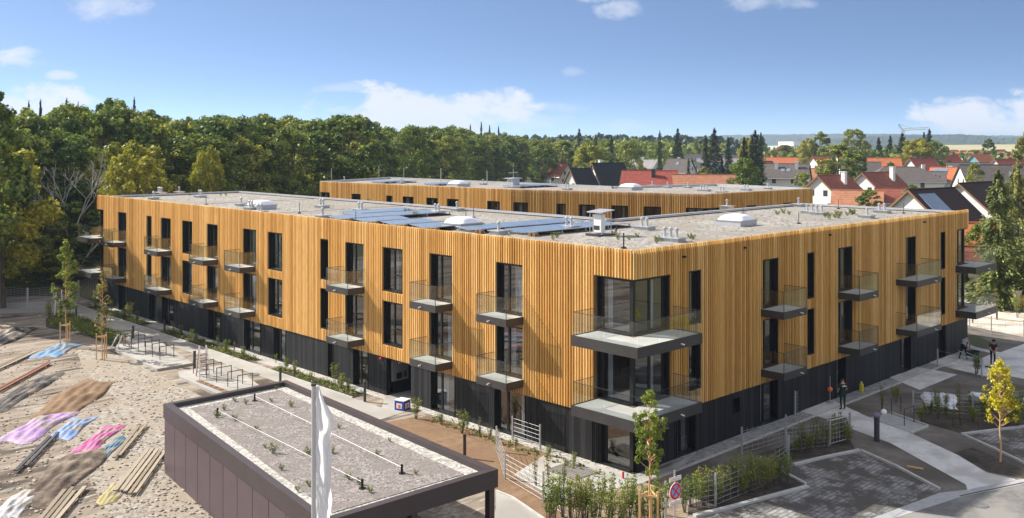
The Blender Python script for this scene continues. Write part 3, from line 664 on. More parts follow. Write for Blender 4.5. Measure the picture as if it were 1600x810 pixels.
# small things fixed on the building
b=MB()
for q in ((1065,401),(1160,387),(1293,367),(1441,347)):
    x,z=onY(*q); b.tube((x,-.05,z),(x,-.24,z),.05,n=8); 
b.build('overflow_spouts',M['black'],bld)
b=MB(); y,z=onX(943,655); b.tube((-.07,2.35,0),(-.07,2.35,2.2),.045,n=8); b.tube((-.07,2.12,0),(-.07,2.12,2.2),.045,n=8); b.build('downpipe',M['black'],bld)
b=MB(); b.ball((-.13,2.55,2.0),.07); b.ball((-.13,2.2,2.0),.06); b.build('wall_lamp',M['white'],bld)
# ---- roof fittings
def dome(par,x,y,z,s=1.,rz=0):
    c,sn=math.cos(rz),math.sin(rz); T=lambda a,o,h:(x+c*a-sn*o,y+sn*a+c*o,z+h)
    b=MB(); b.T=T; w=.85*s
    b.prism([(-w,-w),(w,-w),(w,w),(-w,w)],0,.3); b.prism([(-w-.04,-w-.04),(w+.04,-w-.04),(w+.04,w+.04),(-w-.04,w+.04)],.3,.36)
    o=b.build('skylight',M['coping'],par)
    b=MB(); b.T=T; n=8
    def zz(u,v): return .36+.34*((1-abs(u)**3)*(1-abs(v)**3))**.6
    g=[[b.V((w*(-1+2*i/n),w*(-1+2*j/n),zz(-1+2*i/n,-1+2*j/n))) for i in range(n+1)] for j in range(n+1)]
    for j in range(n):
        for i in range(n): b.fi([g[j][i],g[j][i+1],g[j+1][i+1],g[j+1][i]])
    b.build('dome',M['dome'],o,smooth=True)
def vent(par,x,y,z,n=2,s=1.):
    b=MB(); w=.34*s+.16*(n-1); b.box(x-.32*s,x+.32*s,y-w,y+w,z,z+.16*s)
    b.prism([(x-.4*s,y-w-.08),(x+.4*s,y-w-.08),(x+.4*s,y+w+.08),(x-.4*s,y+w+.08)],z+.16*s,z+.2*s)
    o=b.build('roof_vent',M['zinc'],par)
    for k in range(n):
        yy=y+(k-(n-1)/2)*.34*s; b=MB(); b.tube((x,yy,z+.2*s),(x,yy,z+.52*s),.07*s,n=10); b.tube((x,yy,z+.52*s),(x,yy,z+.58*s),.11*s,n=10); b.tube((x,yy,z+.60*s),(x,yy,z+.66*s),.10*s,.02,n=10)
        b.build('pipe_cowl',M['zinc'],o)
zr=9.5
for (px,py) in ((408,327),(722,357),(1150,352)):
    x,y=gz(px,py,zr); dome(bld,x,y,zr,1.0 if px<1100 else 1.05)
for (px,py,n) in ((240,312,1),(313,309,2),(392,328,2),(377,322,1),(406,334,2),(503,325,2),(563,331,2),(683,334,2),(504,341,1),(779,366,1),(889,358,2),(714,330,1),(1007,359,2),(1048,377,3),(1136,326,1),(1248,323,1),(1265,334,2),(1280,336,2),(1378,333,2),(1355,341,1),(250,304,3),(280,303,1)):
    x,y=gz(px,py,zr); vent(bld,x,y,zr,n,1.1)
b=MB()
for (px,py) in ((322,320),(468,334),(556,349),(728,349),(740,341),(974,389),(975,389),(1248,350),(1161,334),(1175,328),(1310,327),(1412,334)):
    x,y=gz(px,py,zr); b.tube((x,y,zr),(x,y,zr+.75),.022,n=6); b.tube((x,y,zr),(x,y,zr+.08),.12,n=8)
b.build('lightning_rods',M['steel_dark'],bld)
b=MB()
for (a,c) in (((.8,.8),(.8,61)),((13.3,13.4),(13.3,61)),((.8,.8),(36,.8)),((13.5,12.3),(36,12.3)),((.8,33),(13.3,33)),((.8,46),(13.3,46)),((12,1),(12,12.3)),((25,1),(25,12.3))):
    b.tube((*a,zr+.12),(*c,zr+.12),.018,n=5)
b.build('lightning_wire',M['zinc'],bld)
# ventilation / wallbox unit standing on the roof by the corner
x,y=gz(939,368,zr)
u=empty('inverter_cabinet',(x,y,zr),0,'white cabinet under a small grey canopy standing on the gravel roof near the corner','cabinet')
b=MB(); b.box(-.75,.75,-.45,.45,0,.08); b.box(-.75,-.69,-.45,.45,.08,.14); b.build('base_frame',M['steel_dark'],u)
b=MB(); b.box(-.35,.0,-.3,.3,.2,1.15); b.build('cabinet_body',M['white'],u)
b=MB(); b.box(-.36,-.352,-.2,.2,.32,.55); b.build('vent_grille',M['steel_dark'],u)
b=MB()
for q in ((-.42,-.42),(.35,-.42),(.35,.42),(-.42,.42)): b.tube((q[0],q[1],.08),(q[0],q[1],1.3),.025)
b.build('posts',M['zinc'],u)
b=MB(); b.prism([(-.55,-.55),(.5,-.55),(.5,.55),(-.55,.55)],lambda x,y:1.3+.1*x,lambda x,y:1.35+.1*x); b.build('canopy',M['coping'],u)
b=MB(); 
for k in range(8):
    a=k/7*2.6; b.tube((.5+.35*math.sin(a)*.6,-.5-.1*k/7,.05+.5*math.sin(a)),(.5+.35*math.sin(a+.37)*.6,-.5-.1*(k+1)/7,.05+.5*math.sin(a+.37)),.03)
b.build('cable_loop',M['black'],u)
# solar arrays: shallow butterfly rows
def solar(x0,x1,y0,y1,z,label,grp,rz=0,org=None):
    cx,cy=(x0+x1)/2,(y0+y1)/2
    o=empty('solar_array',(cx,cy,z),rz,label,'solar array',grp)
    n=max(1,int(round((x1-x0)/1.95))); W=(x1-x0)/n; H=(y1-y0)/2
    for s in (-1,1):
        for k in range(n):
            b=MB(); a=-(x1-x0)/2+k*W+.015; c=a+W-.03
            ya,yb=(.02*s,(H-.03)*s); za,zb=.10,.22
            p=[(a,ya,za),(c,ya,za),(c,yb,zb),(a,yb,zb)]
            if s<0: p=p[::-1]
            b.face([(q[0],q[1],q[2]+.04) for q in p]); b.mi=1; b.face(p[::-1])
            for i in range(4):
                q,r=p[i],p[(i+1)%4]; b.face([q,r,(r[0],r[1],r[2]+.04),(q[0],q[1],q[2]+.04)])
            b.build('solar_panel',[M['solar'],M['frame']],o)
    b=MB()
    for xx in [-(x1-x0)/2+.2+i*((x1-x0)-.4)/max(1,n) for i in range(n+1)]:
        b.box(xx-.03,xx+.03,-H,H,.01,.08)
        for s in (-1,1): b.box(xx-.03,xx+.03,s*(H-.12)-.03,s*(H-.12)+.03,.08,.2)
    b.box(-(x1-x0)/2+.1,(x1-x0)/2-.1,-.03,.03,.03,.07)
    b.build('mounting_frame',M['zinc'],o)
    b=MB()
    for s in (-1,): 
        for q in (0,.32): b.box(-(x1-x0)/2-.25,-(x1-x0)/2+.02,s*(H-.25)-q-.1,s*(H-.25)-q+.1,0,.2)
    b.build('ballast_stones',M['soil_brown'],o)
for i,(x0,x1,y0,y1,l) in enumerate(((4.6,10.4,27.3,29.9,'short blue solar array on the long roof, the row farthest from the near corner'),(1.7,10.2,24.3,26.9,'long blue solar array just in front of the farthest short row'),(1.6,5.2,21.3,23.9,'two-panel-wide solar row at the roof edge directly before the long rear row'),(1.6,5.0,18.4,21.0,'small solar row at the roof edge, middle one of the three short edge rows'),(1.6,5.3,15.5,18.1,'small solar row at the roof edge nearest to the white dome'),(2.6,11.2,12.8,15.2,'long solar row right beside the domed skylight on the near side'),(3.6,11.8,9.6,12.1,'front long solar row closest to the white roof cabinet'))):
    solar(x0,x1,y0,y1,zr,l,'solar arrays on the gravel roof')

# ------------------------------------------------------------------ second building behind the courtyard
b2=empty('apartment_building',(0,0,0),0,'second timber-slat apartment block behind the courtyard, only its upper band and flat roof showing','building','timber-slat apartment buildings')
P2=[(31.1,74.2),(34.2,43.5),(40.7,24.5),(58,23.4),(60,36.5),(46.5,40.5),(45.5,79.6)]
bw=MB(); bs=MB(); rs2=random.Random(5)
segops={0:[(0,1.9),(6.1,7.6),(12.15,13.1),(14.8,16.55),(18.6,20.3),(21.85,23.45),(27.6,29.25)],1:[(.3,1.8),(5.1,5.95),(7.5,9.05),(10.9,12.5),(14.15,15.75),(18.25,20.07)],2:[(0,1.9),(6,7.6),(12,13.5)]}
for k in range(len(P2)):
    a=P2[k]; c=P2[(k+1)%len(P2)]; dx,dy=c[0]-a[0],c[1]-a[1]; L=math.hypot(dx,dy); dx/=L; dy/=L
    T=facade_T(a[0],a[1],dx,dy,dy,-dx); ops=[(q[0],q[1],*f) for q in segops.get(k,[]) for f in (F1,F2)]
    bw.T=T; bs.T=T
    wallstrips(bw,ops,0,L,0,9.55,-.3,0); slats(bs,ops,.02,L,2.2,9.83,rs2)
    for q in segops.get(k,[]):
        window(T,max(.36,q[0]),min(L-.36,q[1]),F2[0],F2[1],b2,'window',room=True)
bw.build('wall',M['back'],b2); bs.build('slat_cladding',M['slat'],b2,tone=True)
b=MB(); b.prism(P2,9.1,9.6); b.build('roof',M['roofgravel'],b2)
b=MB(); 
for k in range(len(P2)):
    a=P2[k]; c=P2[(k+1)%len(P2)]; d=Vector((c[0]-a[0],c[1]-a[1],0)).normalized(); n=Vector((-d.y,d.x,0))*.16
    b.bar((a[0]+n.x,a[1]+n.y,9.72+.002*k),(c[0]+n.x,c[1]+n.y,9.72+.002*k),.3,.26)
b.build('roof_coping',M['coping'],b2)
for (px,py) in ((716,292),(985,297)):
    x,y=gz(px,py,9.6); dome(b2,x,y,9.6,1.1)
for (px,py,n) in ((538,284,1),(627,287,1),(886,297,2),(1019,292,1),(1043,294,1),(1075,294,1),(1100,299,3),(1128,302,2),(1166,298,2),(1200,296,1),(755,289,1),(860,290,1)):
    x,y=gz(px,py,9.6); vent(b2,x,y,9.6,n,1.0)
b=MB(); q=gz(802,292,9.6); b.box(q[0]-.5,q[0]+.5,q[1]-.5,q[1]+.5,9.6,10.5); b.box(q[0]-.7,q[0]+.7,q[1]-.7,q[1]+.7,10.5,10.6); b.tube((q[0],q[1],10.6),(q[0],q[1],11.6),.03); b.tube((q[0]-.7,q[1],11.2),(q[0]+.7,q[1],11.2),.03); b.build('antenna_box',M['coping'],b2)
b=MB()
for px,top,py in ((518,263,281),(592,260,279),(631,262,280),(689,263,285),(761,267,288)):
    x,y=gz(px,py,9.6); d=(CH-9.6)*F/(py-HY); b.tube((x,y,9.6),(x,y,zat(top,d)),.045)
b.build('lightning_rods',M['zinc'],b2)
for i,(px,py,w) in enumerate(((590,284.5,5),(670,287.5,5),(795,291,6))):
    x,y=gz(px,py,9.6); solar(x-w/2,x+w/2,y-5,y-2,9.6,('solar row on the rear block roof, farthest left of that roof','solar row on the rear block roof between the left row and its dome','solar row on the rear block roof just right of its dome')[i],'solar arrays on the rear roof')

# ------------------------------------------------------------------ carport / bin house with gravel roof, lower left
PG=[(-8.7,14.4),(-9.9,-1.95),(-16.9,-1.75),(-14.8,14.4)]
gar=empty('flat_roof_shed',(0,0,0),0,'flat-roofed shed with plum metal side panels and pinkish gravel roof in the foreground','shed')
def inset(poly,d):
    cx=sum(p[0] for p in poly)/4; cy=sum(p[1] for p in poly)/4
    return [(p[0]+(d if p[0]<cx else -d),p[1]+(d if p[1]<cy else -d)) for p in poly]
PI2=inset(PG,.3)
def quadring(b,po,pi,z0,z1):
    for k in range(4):
        b.prism([po[k],po[(k+1)%4],pi[(k+1)%4],pi[k]],z0,z1)
b=MB(); quadring(b,PG,PI2,2.42,3.05); b.build('roof_fascia',M['plumdark'],gar)
b=MB(); b.prism(PI2,2.4,2.85); r=b.build('roof',M['pebble'],gar)
b=MB(); b.prism(inset(PI2,.55),2.80,2.87); b.build('gravel_bed',M['carportroof'],r)
# left wall of upright panels
a=Vector((*PG[3],0)); c=Vector((*PG[2],0)); d=(c-a); L=d.length; d.normalize(); n=Vector((-d.y,d.x,0))
if n.x>0: n=-n
b=MB(); m=11
for k in range(m):
    p=a+d*(L*k/m+.02)-n*.08; q=a+d*(L*(k+1)/m-.02)-n*.08; b.bar((p.x,p.y,1.2),(q.x,q.y,1.2),.06,2.4)
b.bar(((a-n*.14).x,(a-n*.14).y,1.2),((c-n*.14).x,(c-n*.14).y,1.2),.04,2.4)
b.build('side_panel_wall',M['plum'],gar)
b=MB(); b.bar((PG[0][0]-.15,PG[0][1]-.1,1.2),(PG[3][0]+.15,PG[3][1]-.1,1.2),.1,2.4); b.bar((PG[0][0]-.15,PG[0][1]-.1,1.2),(PG[1][0]-.1-.05,9.0,1.2),.1,2.4); b.build('rear_wall',M['plumdark'],gar)
for (x,y) in ((-10.05,-1.8),(-13.4,-1.7),(-16.6,-1.6),(-9.5,4)):
    b=MB(); b.box(x-.12,x+.12,y-.0,y+.24,0,2.42); b.build('post',M['plumdark'],gar)
b=MB(); b.prism([(x,y) for x,y in inset(PG,.2)],.0,.05); b.build('floor_slab',mat('shed_floor',(.08,.08,.08),(.12,.12,.12),scale=1),gar)
zg=2.87
b=MB(); ends=[]
for (p0,p1) in (((398,618),(628,729)),((340,640),(566,752))):
    A_=gz(*p0,zg+.25); B_=gz(*p1,zg+.25); b.tube((*A_,zg+.22),(*B_,zg+.22),.008,n=5); ends+= [A_,B_]
b.build('safety_cable',M['zinc'],gar)
b=MB()
for q in ends: b.tube((q[0],q[1],zg),(q[0],q[1],zg+.32),.045,n=8); b.tube((q[0],q[1],zg),(q[0],q[1],zg+.03),.12,n=8)
b.build('anchor_posts',M['black'],gar)

exec_later=[]
# ------------------------------------------------------------------ plants
def leafcloud(b,c,r,n,size,rnd,sq=(1,1,1),shell=.55,up=.3):
    for _ in range(n):
        while 1:
            v=Vector((rnd.uniform(-1,1),rnd.uniform(-1,1),rnd.uniform(-1,1)))
            if .05<v.length<1: break
        v.normalize(); rr=r*(shell+(1-shell)*rnd.random())*rnd.uniform(.85,1.1)
        p=Vector((c[0]+v.x*rr*sq[0],c[1]+v.y*rr*sq[1],c[2]+v.z*rr*sq[2]))
        nn=(v+Vector((rnd.gauss(0,.6),rnd.gauss(0,.6),rnd.gauss(up,.5)))).normalized()
        u=nn.cross(Vector((rnd.gauss(0,1),rnd.gauss(0,1),rnd.gauss(0,1)))).normalized(); w=nn.cross(u)
        s=size*rnd.uniform(.6,1.25); u=u*s*.5; w=w*s*.36
        b.face([p-u,p-w*.9+nn*s*.08,p+u,p+w*.9-nn*s*.06])
def broad(seed,H=18,R=4.6,base=.18,n=6500,size=.55,lobes=26,flat=1.0):
    """crown mesh builder: lumpy crown of many separate leaf clusters"""
    rnd=random.Random(seed); b=MB(); cz=H*(base+(1-base)*.52); hz=H*(1-base)*.5
    L=[]
    for k in range(lobes):
        th=rnd.uniform(0,2*math.pi); t=rnd.uniform(-.95,1); ph=math.sqrt(max(0,1-t*t*.9))
        rr=R*ph*rnd.uniform(.35,.88); lr=R*rnd.uniform(.17,.40)*(1-.3*max(0,t))
        L.append(((rr*math.cos(th),rr*math.sin(th),cz+hz*t*.86),lr))
    for k in range(lobes//2): 
        th=rnd.uniform(0,2*math.pi); t=rnd.uniform(.2,1.02); ph=math.sqrt(max(0,1-min(1,t)**2))
        L.append(((R*ph*.75*math.cos(th),R*ph*.75*math.sin(th),cz+hz*t*.93),R*rnd.uniform(.14,.25)))
    tot=sum(l[1]**2 for l in L)
    for c,lr in L: leafcloud(b,c,lr,int(n*lr*lr/tot),size,rnd,(1,1,.8*flat),shell=.5)
    return b,L
def trunk_mb(H,r,L,rnd,fork=.35,nb=9):
    b=MB(); p=Vector((0,0,-.1)); z=0; pts=[p]
    for k in range(1,6): pts.append(Vector((rnd.uniform(-.02,.02)*H,rnd.uniform(-.02,.02)*H,H*.8*k/5)))
    for k in range(5): b.tube(pts[k],pts[k+1],r*(1-.17*k),r*(1-.17*(k+1)),n=7)
    for c,lr in (L[:nb] if L else []):
        s=pts[2] if c[2]<H*.6 else pts[3]; m=(s+Vector(c))/2+Vector((0,0,-.03*H)); b.tube(s,m,r*.4,r*.25,n=5); b.tube(m,Vector(c),r*.25,r*.08,n=5)
    return b
def conifer(seed,H=18,R=3.2,n=5200,size=.5,base=.08,pw=.85,droop=.35):
    rnd=random.Random(seed); b=MB(); t=base; whorls=int(H/.34)
    L=[]
    for i in range(whorls):
        f=i/(whorls-1); z=H*(base+(1-base)*f); rad=R*(1-f)**pw*rnd.uniform(.8,1.12)+.12
        nb=max(3,int(6*(1-f))+2); z+=rnd.uniform(-.2,.2)
        for k in range(nb):
            th=2*math.pi*(k+rnd.random())/nb; rl=rad*rnd.uniform(.6,1.15)
            m=max(2,int(n/whorls/nb))
            for j in range(m):
                q=rnd.random()**.6; rr=rl*q; zz=z-droop*rr*.6+rnd.gauss(0,.22)+.1*q*q*rl
                p=Vector((rr*math.cos(th)+rnd.gauss(0,.1)*rl*.7,rr*math.sin(th)+rnd.gauss(0,.1)*rl*.7,zz))
                d=Vector((math.cos(th),math.sin(th),-droop+rnd.gauss(0,.35))).normalized(); w=d.cross(Vector((rnd.gauss(0,.5),rnd.gauss(0,.5),1))).normalized()
                s=size*rnd.uniform(.6,1.2)*(.55+.45*(1-f)); b.face([p-d*s*.5,p-w*s*.24,p+d*s*.6,p+w*s*.24])
    return b
def make_tree(name,label,cat,crownb,lm,H,r,L,seed,group,bark='bark'):
    o=empty(name,(0,0,-50),0,label,cat,group)
    rnd=random.Random(seed); trunk_mb(H,r,L,rnd).build('trunk',M[bark],o); crownb.build('crown',lm,o)
    return o
G_F='trees of the forest edge behind the long building'
protos={}
specs=[('dark_a',1,18,4.8,.12,'leaf_a'),('dark_b',2,19,4.2,.2,'leaf_a'),('mid_a',3,17,5.2,.10,'leaf_b'),('mid_b',4,18,4.6,.16,'leaf_b'),('olive',5,17,4.4,.12,'leaf_o'),('yellow',6,15,4.6,.12,'leaf_y')]
for nme,sd,H,R,base,lm in specs:
    cb,L=broad(sd,H,R,base,n=10500,size=.46,lobes={1:38,2:32,3:46,4:34,5:32,6:40}[sd]); protos[nme]=make_tree('broadleaf_tree','x','tree',cb,M[lm],H,.28,L,sd,G_F)
for nme,sd,H,R,lm in (('fir',11,18,3.0,'needle'),('fir_b',12,18,2.4,'needle')):
    protos[nme]=make_tree('fir_tree','x','tree',conifer(sd,H,R,n=5200,size=.75),M[lm],H,.2,None,sd,None)
protos['column']=make_tree('columnar_conifer','x','tree',conifer(13,14,1.5,n=3600,size=.6,pw=.45,droop=-.5,base=.03),M['needle'],14,.15,None,13,None)
used=set()
def tree(kind,px,d,top,w=None,label=None,group=None,zbase=0,rz=None):
    """top = picture height of the tip; scale follows from distance"""
    x,y=at(px,d); Hn={'dark_a':18,'dark_b':19,'mid_a':17,'mid_b':18,'olive':17,'yellow':15,'fir':18,'fir_b':18,'column':14}[kind]
    Rn={'dark_a':4.8,'dark_b':4.2,'mid_a':5.2,'mid_b':4.6,'olive':4.4,'yellow':4.6,'fir':3.0,'fir_b':2.4,'column':1.5}[kind]
    h=zat(top,d)-zbase; sz=h/Hn; sx=(w/2*d/F)/Rn if w else sz*random.uniform(.85,1.15)
    p=protos[kind]
    if kind in used: o=clone(p)
    else: used.add(kind); o=p
    o.location=(x,y,zbase); o.scale=(sx,sx,sz); o.rotation_euler=(0,0,random.uniform(0,6.28) if rz is None else rz)
    o['label']=label
    if group: o['group']=group
    elif 'group' in o: del o['group']
    return o
FL={'dark_a':'dark green broadleaf tree packed among the forest trees left of the houses','dark_b':'tall slim dark broadleaf tree packed among the forest trees left of the houses','mid_a':'wide mid-green broadleaf tree in the forest mass left of the houses','mid_b':'mid-green broadleaf tree with a high crown in the forest mass left of the houses','olive':'olive-tinged broadleaf tree in the forest mass left of the houses','yellow':'yellow-green broadleaf tree among the darker forest trees left of the houses','fir':'dark fir poking up from the back of the forest left of the houses','fir_b':'slim fir poking up from the back of the forest left of the houses'}
def edge(px):
    P=[(-250,80),(0,97),(150,108),(350,128),(500,150),(650,205),(800,280),(880,340)]
    for (a,da),(c,dc) in zip(P,P[1:]):
        if a<=px<=c: return da+(dc-da)*(px-a)/(c-a)
    return 340
TOP=[(-250,165),(0,168),(30,172),(100,166),(200,160),(240,178),(300,185),(400,182),(480,185),(560,183),(600,198),(700,199),(800,211),(880,220)]
def topy(px):
    for (a,da),(c,dc) in zip(TOP,TOP[1:]):
        if a<=px<=c: return da+(dc-da)*(px-a)/(c-a)
    return 222
rf=random.Random(21)
for row,(off,dy) in enumerate(((0,34),(7,12),(16,3),(30,0),(52,1))):
    px=-150+row*13
    while px<880:
        e=edge(px); d=e+off*e/110+rf.uniform(-3,3)*e/120
        kinds=['dark_a','dark_a','dark_b','mid_a','mid_b','olive','dark_b','yellow','mid_a','dark_a'] if row<3 else ['dark_a','dark_b','mid_b','dark_a','mid_a','dark_b','fir' if row==4 else 'dark_b']
        k=rf.choice(kinds)
        tp=topy(px)+dy*rf.uniform(.6,1.4)*(120/e)+rf.uniform(-4,9)*120/e
        if k=='yellow': tp+=22*110/e
        if k.startswith('fir'): tp-=1
        o=tree(k,px,d,tp,None,FL[k],G_F)
        sxy=o.scale[2]*rf.uniform(.8,1.3); o.scale=(sxy,sxy*rf.uniform(.8,1.15),o.scale[2]); o.rotation_euler=(rf.uniform(-.05,.05),rf.uniform(-.05,.05),rf.uniform(0,6.28))
        px+=rf.uniform(44,66)*110/e*(1 if row<3 else 1.15)
# distinct forest trees
tree('yellow',215,100,236,120,'low bushy yellow-green tree right behind the far left end of the timber roof',G_F)
tree('yellow',322,116,228,62,'small golden-green rounded tree standing out before the dark forest',G_F)
tree('dark_a',535,148,184,150,'largest dark rounded tree crown just left of the cloud bank, behind the rear block',G_F)
tree('yellow',5,84,222,150,'sunlit olive-yellow tree at the very left edge of the picture',G_F)
tree('dark_b',-30,78,133,150,'tallest dark tree cut by the left picture edge',G_F)
tree('mid_a',640,185,200,80,'yellowish green dome-shaped tree behind the centre of the rear block',G_F)
for i,(px,d,tp,k) in enumerate(((75,97,330,'mid_a'),(118,99,318,'dark_a'),(30,92,350,'dark_a'),(-30,86,330,'olive'),(150,101,345,'dark_b'),(-70,80,300,'dark_a'),(185,106,315,'mid_b'),(265,118,300,'mid_a'),(5,90,390,'dark_a'),(60,94,395,'dark_a'),(110,98,392,'dark_b'),(145,102,400,'dark_a'),(410,136,285,'yellow'),(470,146,285,'mid_a'),(360,128,282,'dark_a'),(232,113,282,'yellow'))):
    tree(k,px,d,tp,90*100/d,'understorey bush in the shade at the foot of the forest edge','low bushes along the forest edge')
for px,tp in ((45,163),(63,160),(104,158),(122,165),(210,157),(915-60,225),(735,196),(752,192),(765,197),(779,199),(150,172),(900,212)):
    e=edge(px); tree('fir_b',px,e+e*.5,tp,16*120/e+6,'thin dark spire of a fir above the forest canopy skyline','fir spires on the forest skyline')
# bare pale tree
def bare(b,p,d,l,r,dep,rnd):
    q=p+d*l; b.tube(p,q,r,r*.72,n=5)
    if dep==0: return
    for k in range(rnd.choice((2,3))):
        dd=(d+Vector((rnd.gauss(0,.42),rnd.gauss(0,.42),rnd.gauss(.12,.2)))).normalized(); bare(b,q,dd,l*rnd.uniform(.62,.85),r*.66,dep-1,rnd)
for (px,d,h,sd,lab) in ((100,97,.90,4,'bare pale-barked tree with spreading leafless limbs at the forest edge'),(420-150,112,.55,9,'smaller leafless grey tree rising behind the far end of the roof')):
    rnd=random.Random(sd); b=MB(); x,y=at(px,d); bare(b,Vector((0,0,0)),Vector((.12,-.1,1)).normalized(),4.6*h,.16*h,6,rnd); bare(b,Vector((.3,0,0)),Vector((.5,-.45,1)).normalized(),4.4*h,.10*h,6,rnd)
    o=b.build('bare_tree',M['bark_pale'],loc=(x,y,0)); tag(o,lab,'tree')
# far woodland: one mass each
def woodmass(name,pts,m,h,seed,label,n_per=1):
    rnd=random.Random(seed); b=MB()
    for (px0,px1,d0,d1,top,rows) in pts:
        for r in range(rows):
            px=px0
            while px<px1:
                d=d0+(d1-d0)*r/max(1,rows-1)+rnd.uniform(-8,8); x,y=at(px,d); z1=zat(top(px) if callable(top) else top,d)*(.9+.12*rnd.random())
                R=rnd.uniform(2.6,4.2)*d/420
                con=rnd.random()<.35; s=R*.30
                for k in range(46):
                    f=rnd.random(); zz=z1*(.25+.75*f); rr=R*(1.15*(1-f)**.8 if con else math.sqrt(max(.03,1-(f*1.3-.4)**2)))*rnd.uniform(.6,1)
                    th=rnd.uniform(0,6.28); p=Vector((x+rr*math.cos(th),y+rr*math.sin(th),zz)); nn=Vector((math.cos(th),math.sin(th),rnd.gauss(.6,.5))).normalized()
                    u=nn.cross(Vector((rnd.gauss(0,1),rnd.gauss(0,1),rnd.gauss(0,1)))).normalized(); w=nn.cross(u); b.face([p-u*s*1.3,p-w*s,p+u*s*1.3,p+w*s])
                px+=R*1.15*F/d
    o=b.build(name,m); tag(o,label,'woodland',kind='stuff'); return o
woodmass('distant_woodland',[(600,1130,620,760,lambda p:210+ (p-600)*.008,3),(880,1200,520,600,216,2)],M['needle'],14,31,'dark band of distant conifer woodland along the horizon')
woodmass('middle_woodland',[(820,1060,400,500,219,3),(940,1140,430,480,224,2),(1180,1330,620,680,229,1),(1330,1480,560,600,227,1)],M['leaf_b'],14,32,'mixed green woodland between the forest edge and the village roofs')
woodmass('village_greenery',[(1180,1700,400,470,236,1),(960,1180,345,360,248,1)],M['leaf_b'],8,33,'loose garden greenery between the farther village houses')

# ------------------------------------------------------------------ village
def roofmat(name,c,rows=.34,var=.25):
    m=bpy.data.materials.new(name); m.use_nodes=True; nt=m.node_tree; b=nt.nodes['Principled BSDF']; b.inputs['Roughness'].default_value=.8; b.inputs['Specular IOR Level'].default_value=.25
    t=N(nt,'ShaderNodeTexCoord'); w=N(nt,'ShaderNodeTexWave',wave_type='BANDS',bands_direction='Z'); w.inputs['Scale'].default_value=1/rows/3.2; w.inputs['Distortion'].default_value=.3; nt.links.new(t.outputs['Object'],w.inputs['Vector'])
    n=N(nt,'ShaderNodeTexNoise'); n.inputs['Scale'].default_value=1.3; n.inputs['Detail'].default_value=8; n.inputs['Roughness'].default_value=.7; nt.links.new(t.outputs['Object'],n.inputs['Vector'])
    v=mth(nt,'MULTIPLY_ADD',n.outputs[0],1.5,.2); v=mth(nt,'ADD',v,mth(nt,'MULTIPLY',w.outputs[0],.22))
    h=N(nt,'ShaderNodeHueSaturation'); h.inputs['Color'].default_value=rgb(c); nt.links.new(v,h.inputs['Value']); nt.links.new(h.outputs[0],b.inputs['Base Color'])
    return m
RM={'black':roofmat('roof_black',(.012,.013,.017)),'red':roofmat('roof_red',(.24,.055,.04)),'rust':roofmat('roof_rust',(.22,.07,.045)),'orange':roofmat('roof_orange',(.42,.13,.055)),'tan':roofmat('roof_tan',(.34,.15,.085)),'grey':roofmat('roof_grey',(.10,.085,.08)),'pale':roofmat('roof_pale',(.26,.24,.24)),'brown':roofmat('roof_brown',(.035,.019,.017))}
WM={'white':mat('white_render',(.72,.72,.70),(.78,.78,.76),scale=.5,rough=.9),'blue':mat('blue_render',(.16,.34,.48),(.2,.38,.52),scale=.5,rough=.9),'grey':mat('grey_render',(.36,.38,.40),(.4,.42,.44),scale=.5,rough=.9),'cream':mat('cream_render',(.55,.48,.38),(.6,.53,.43),scale=.5,rough=.9)}
trimw=mat('roof_trim_wood',(.24,.12,.065),rough=.7)
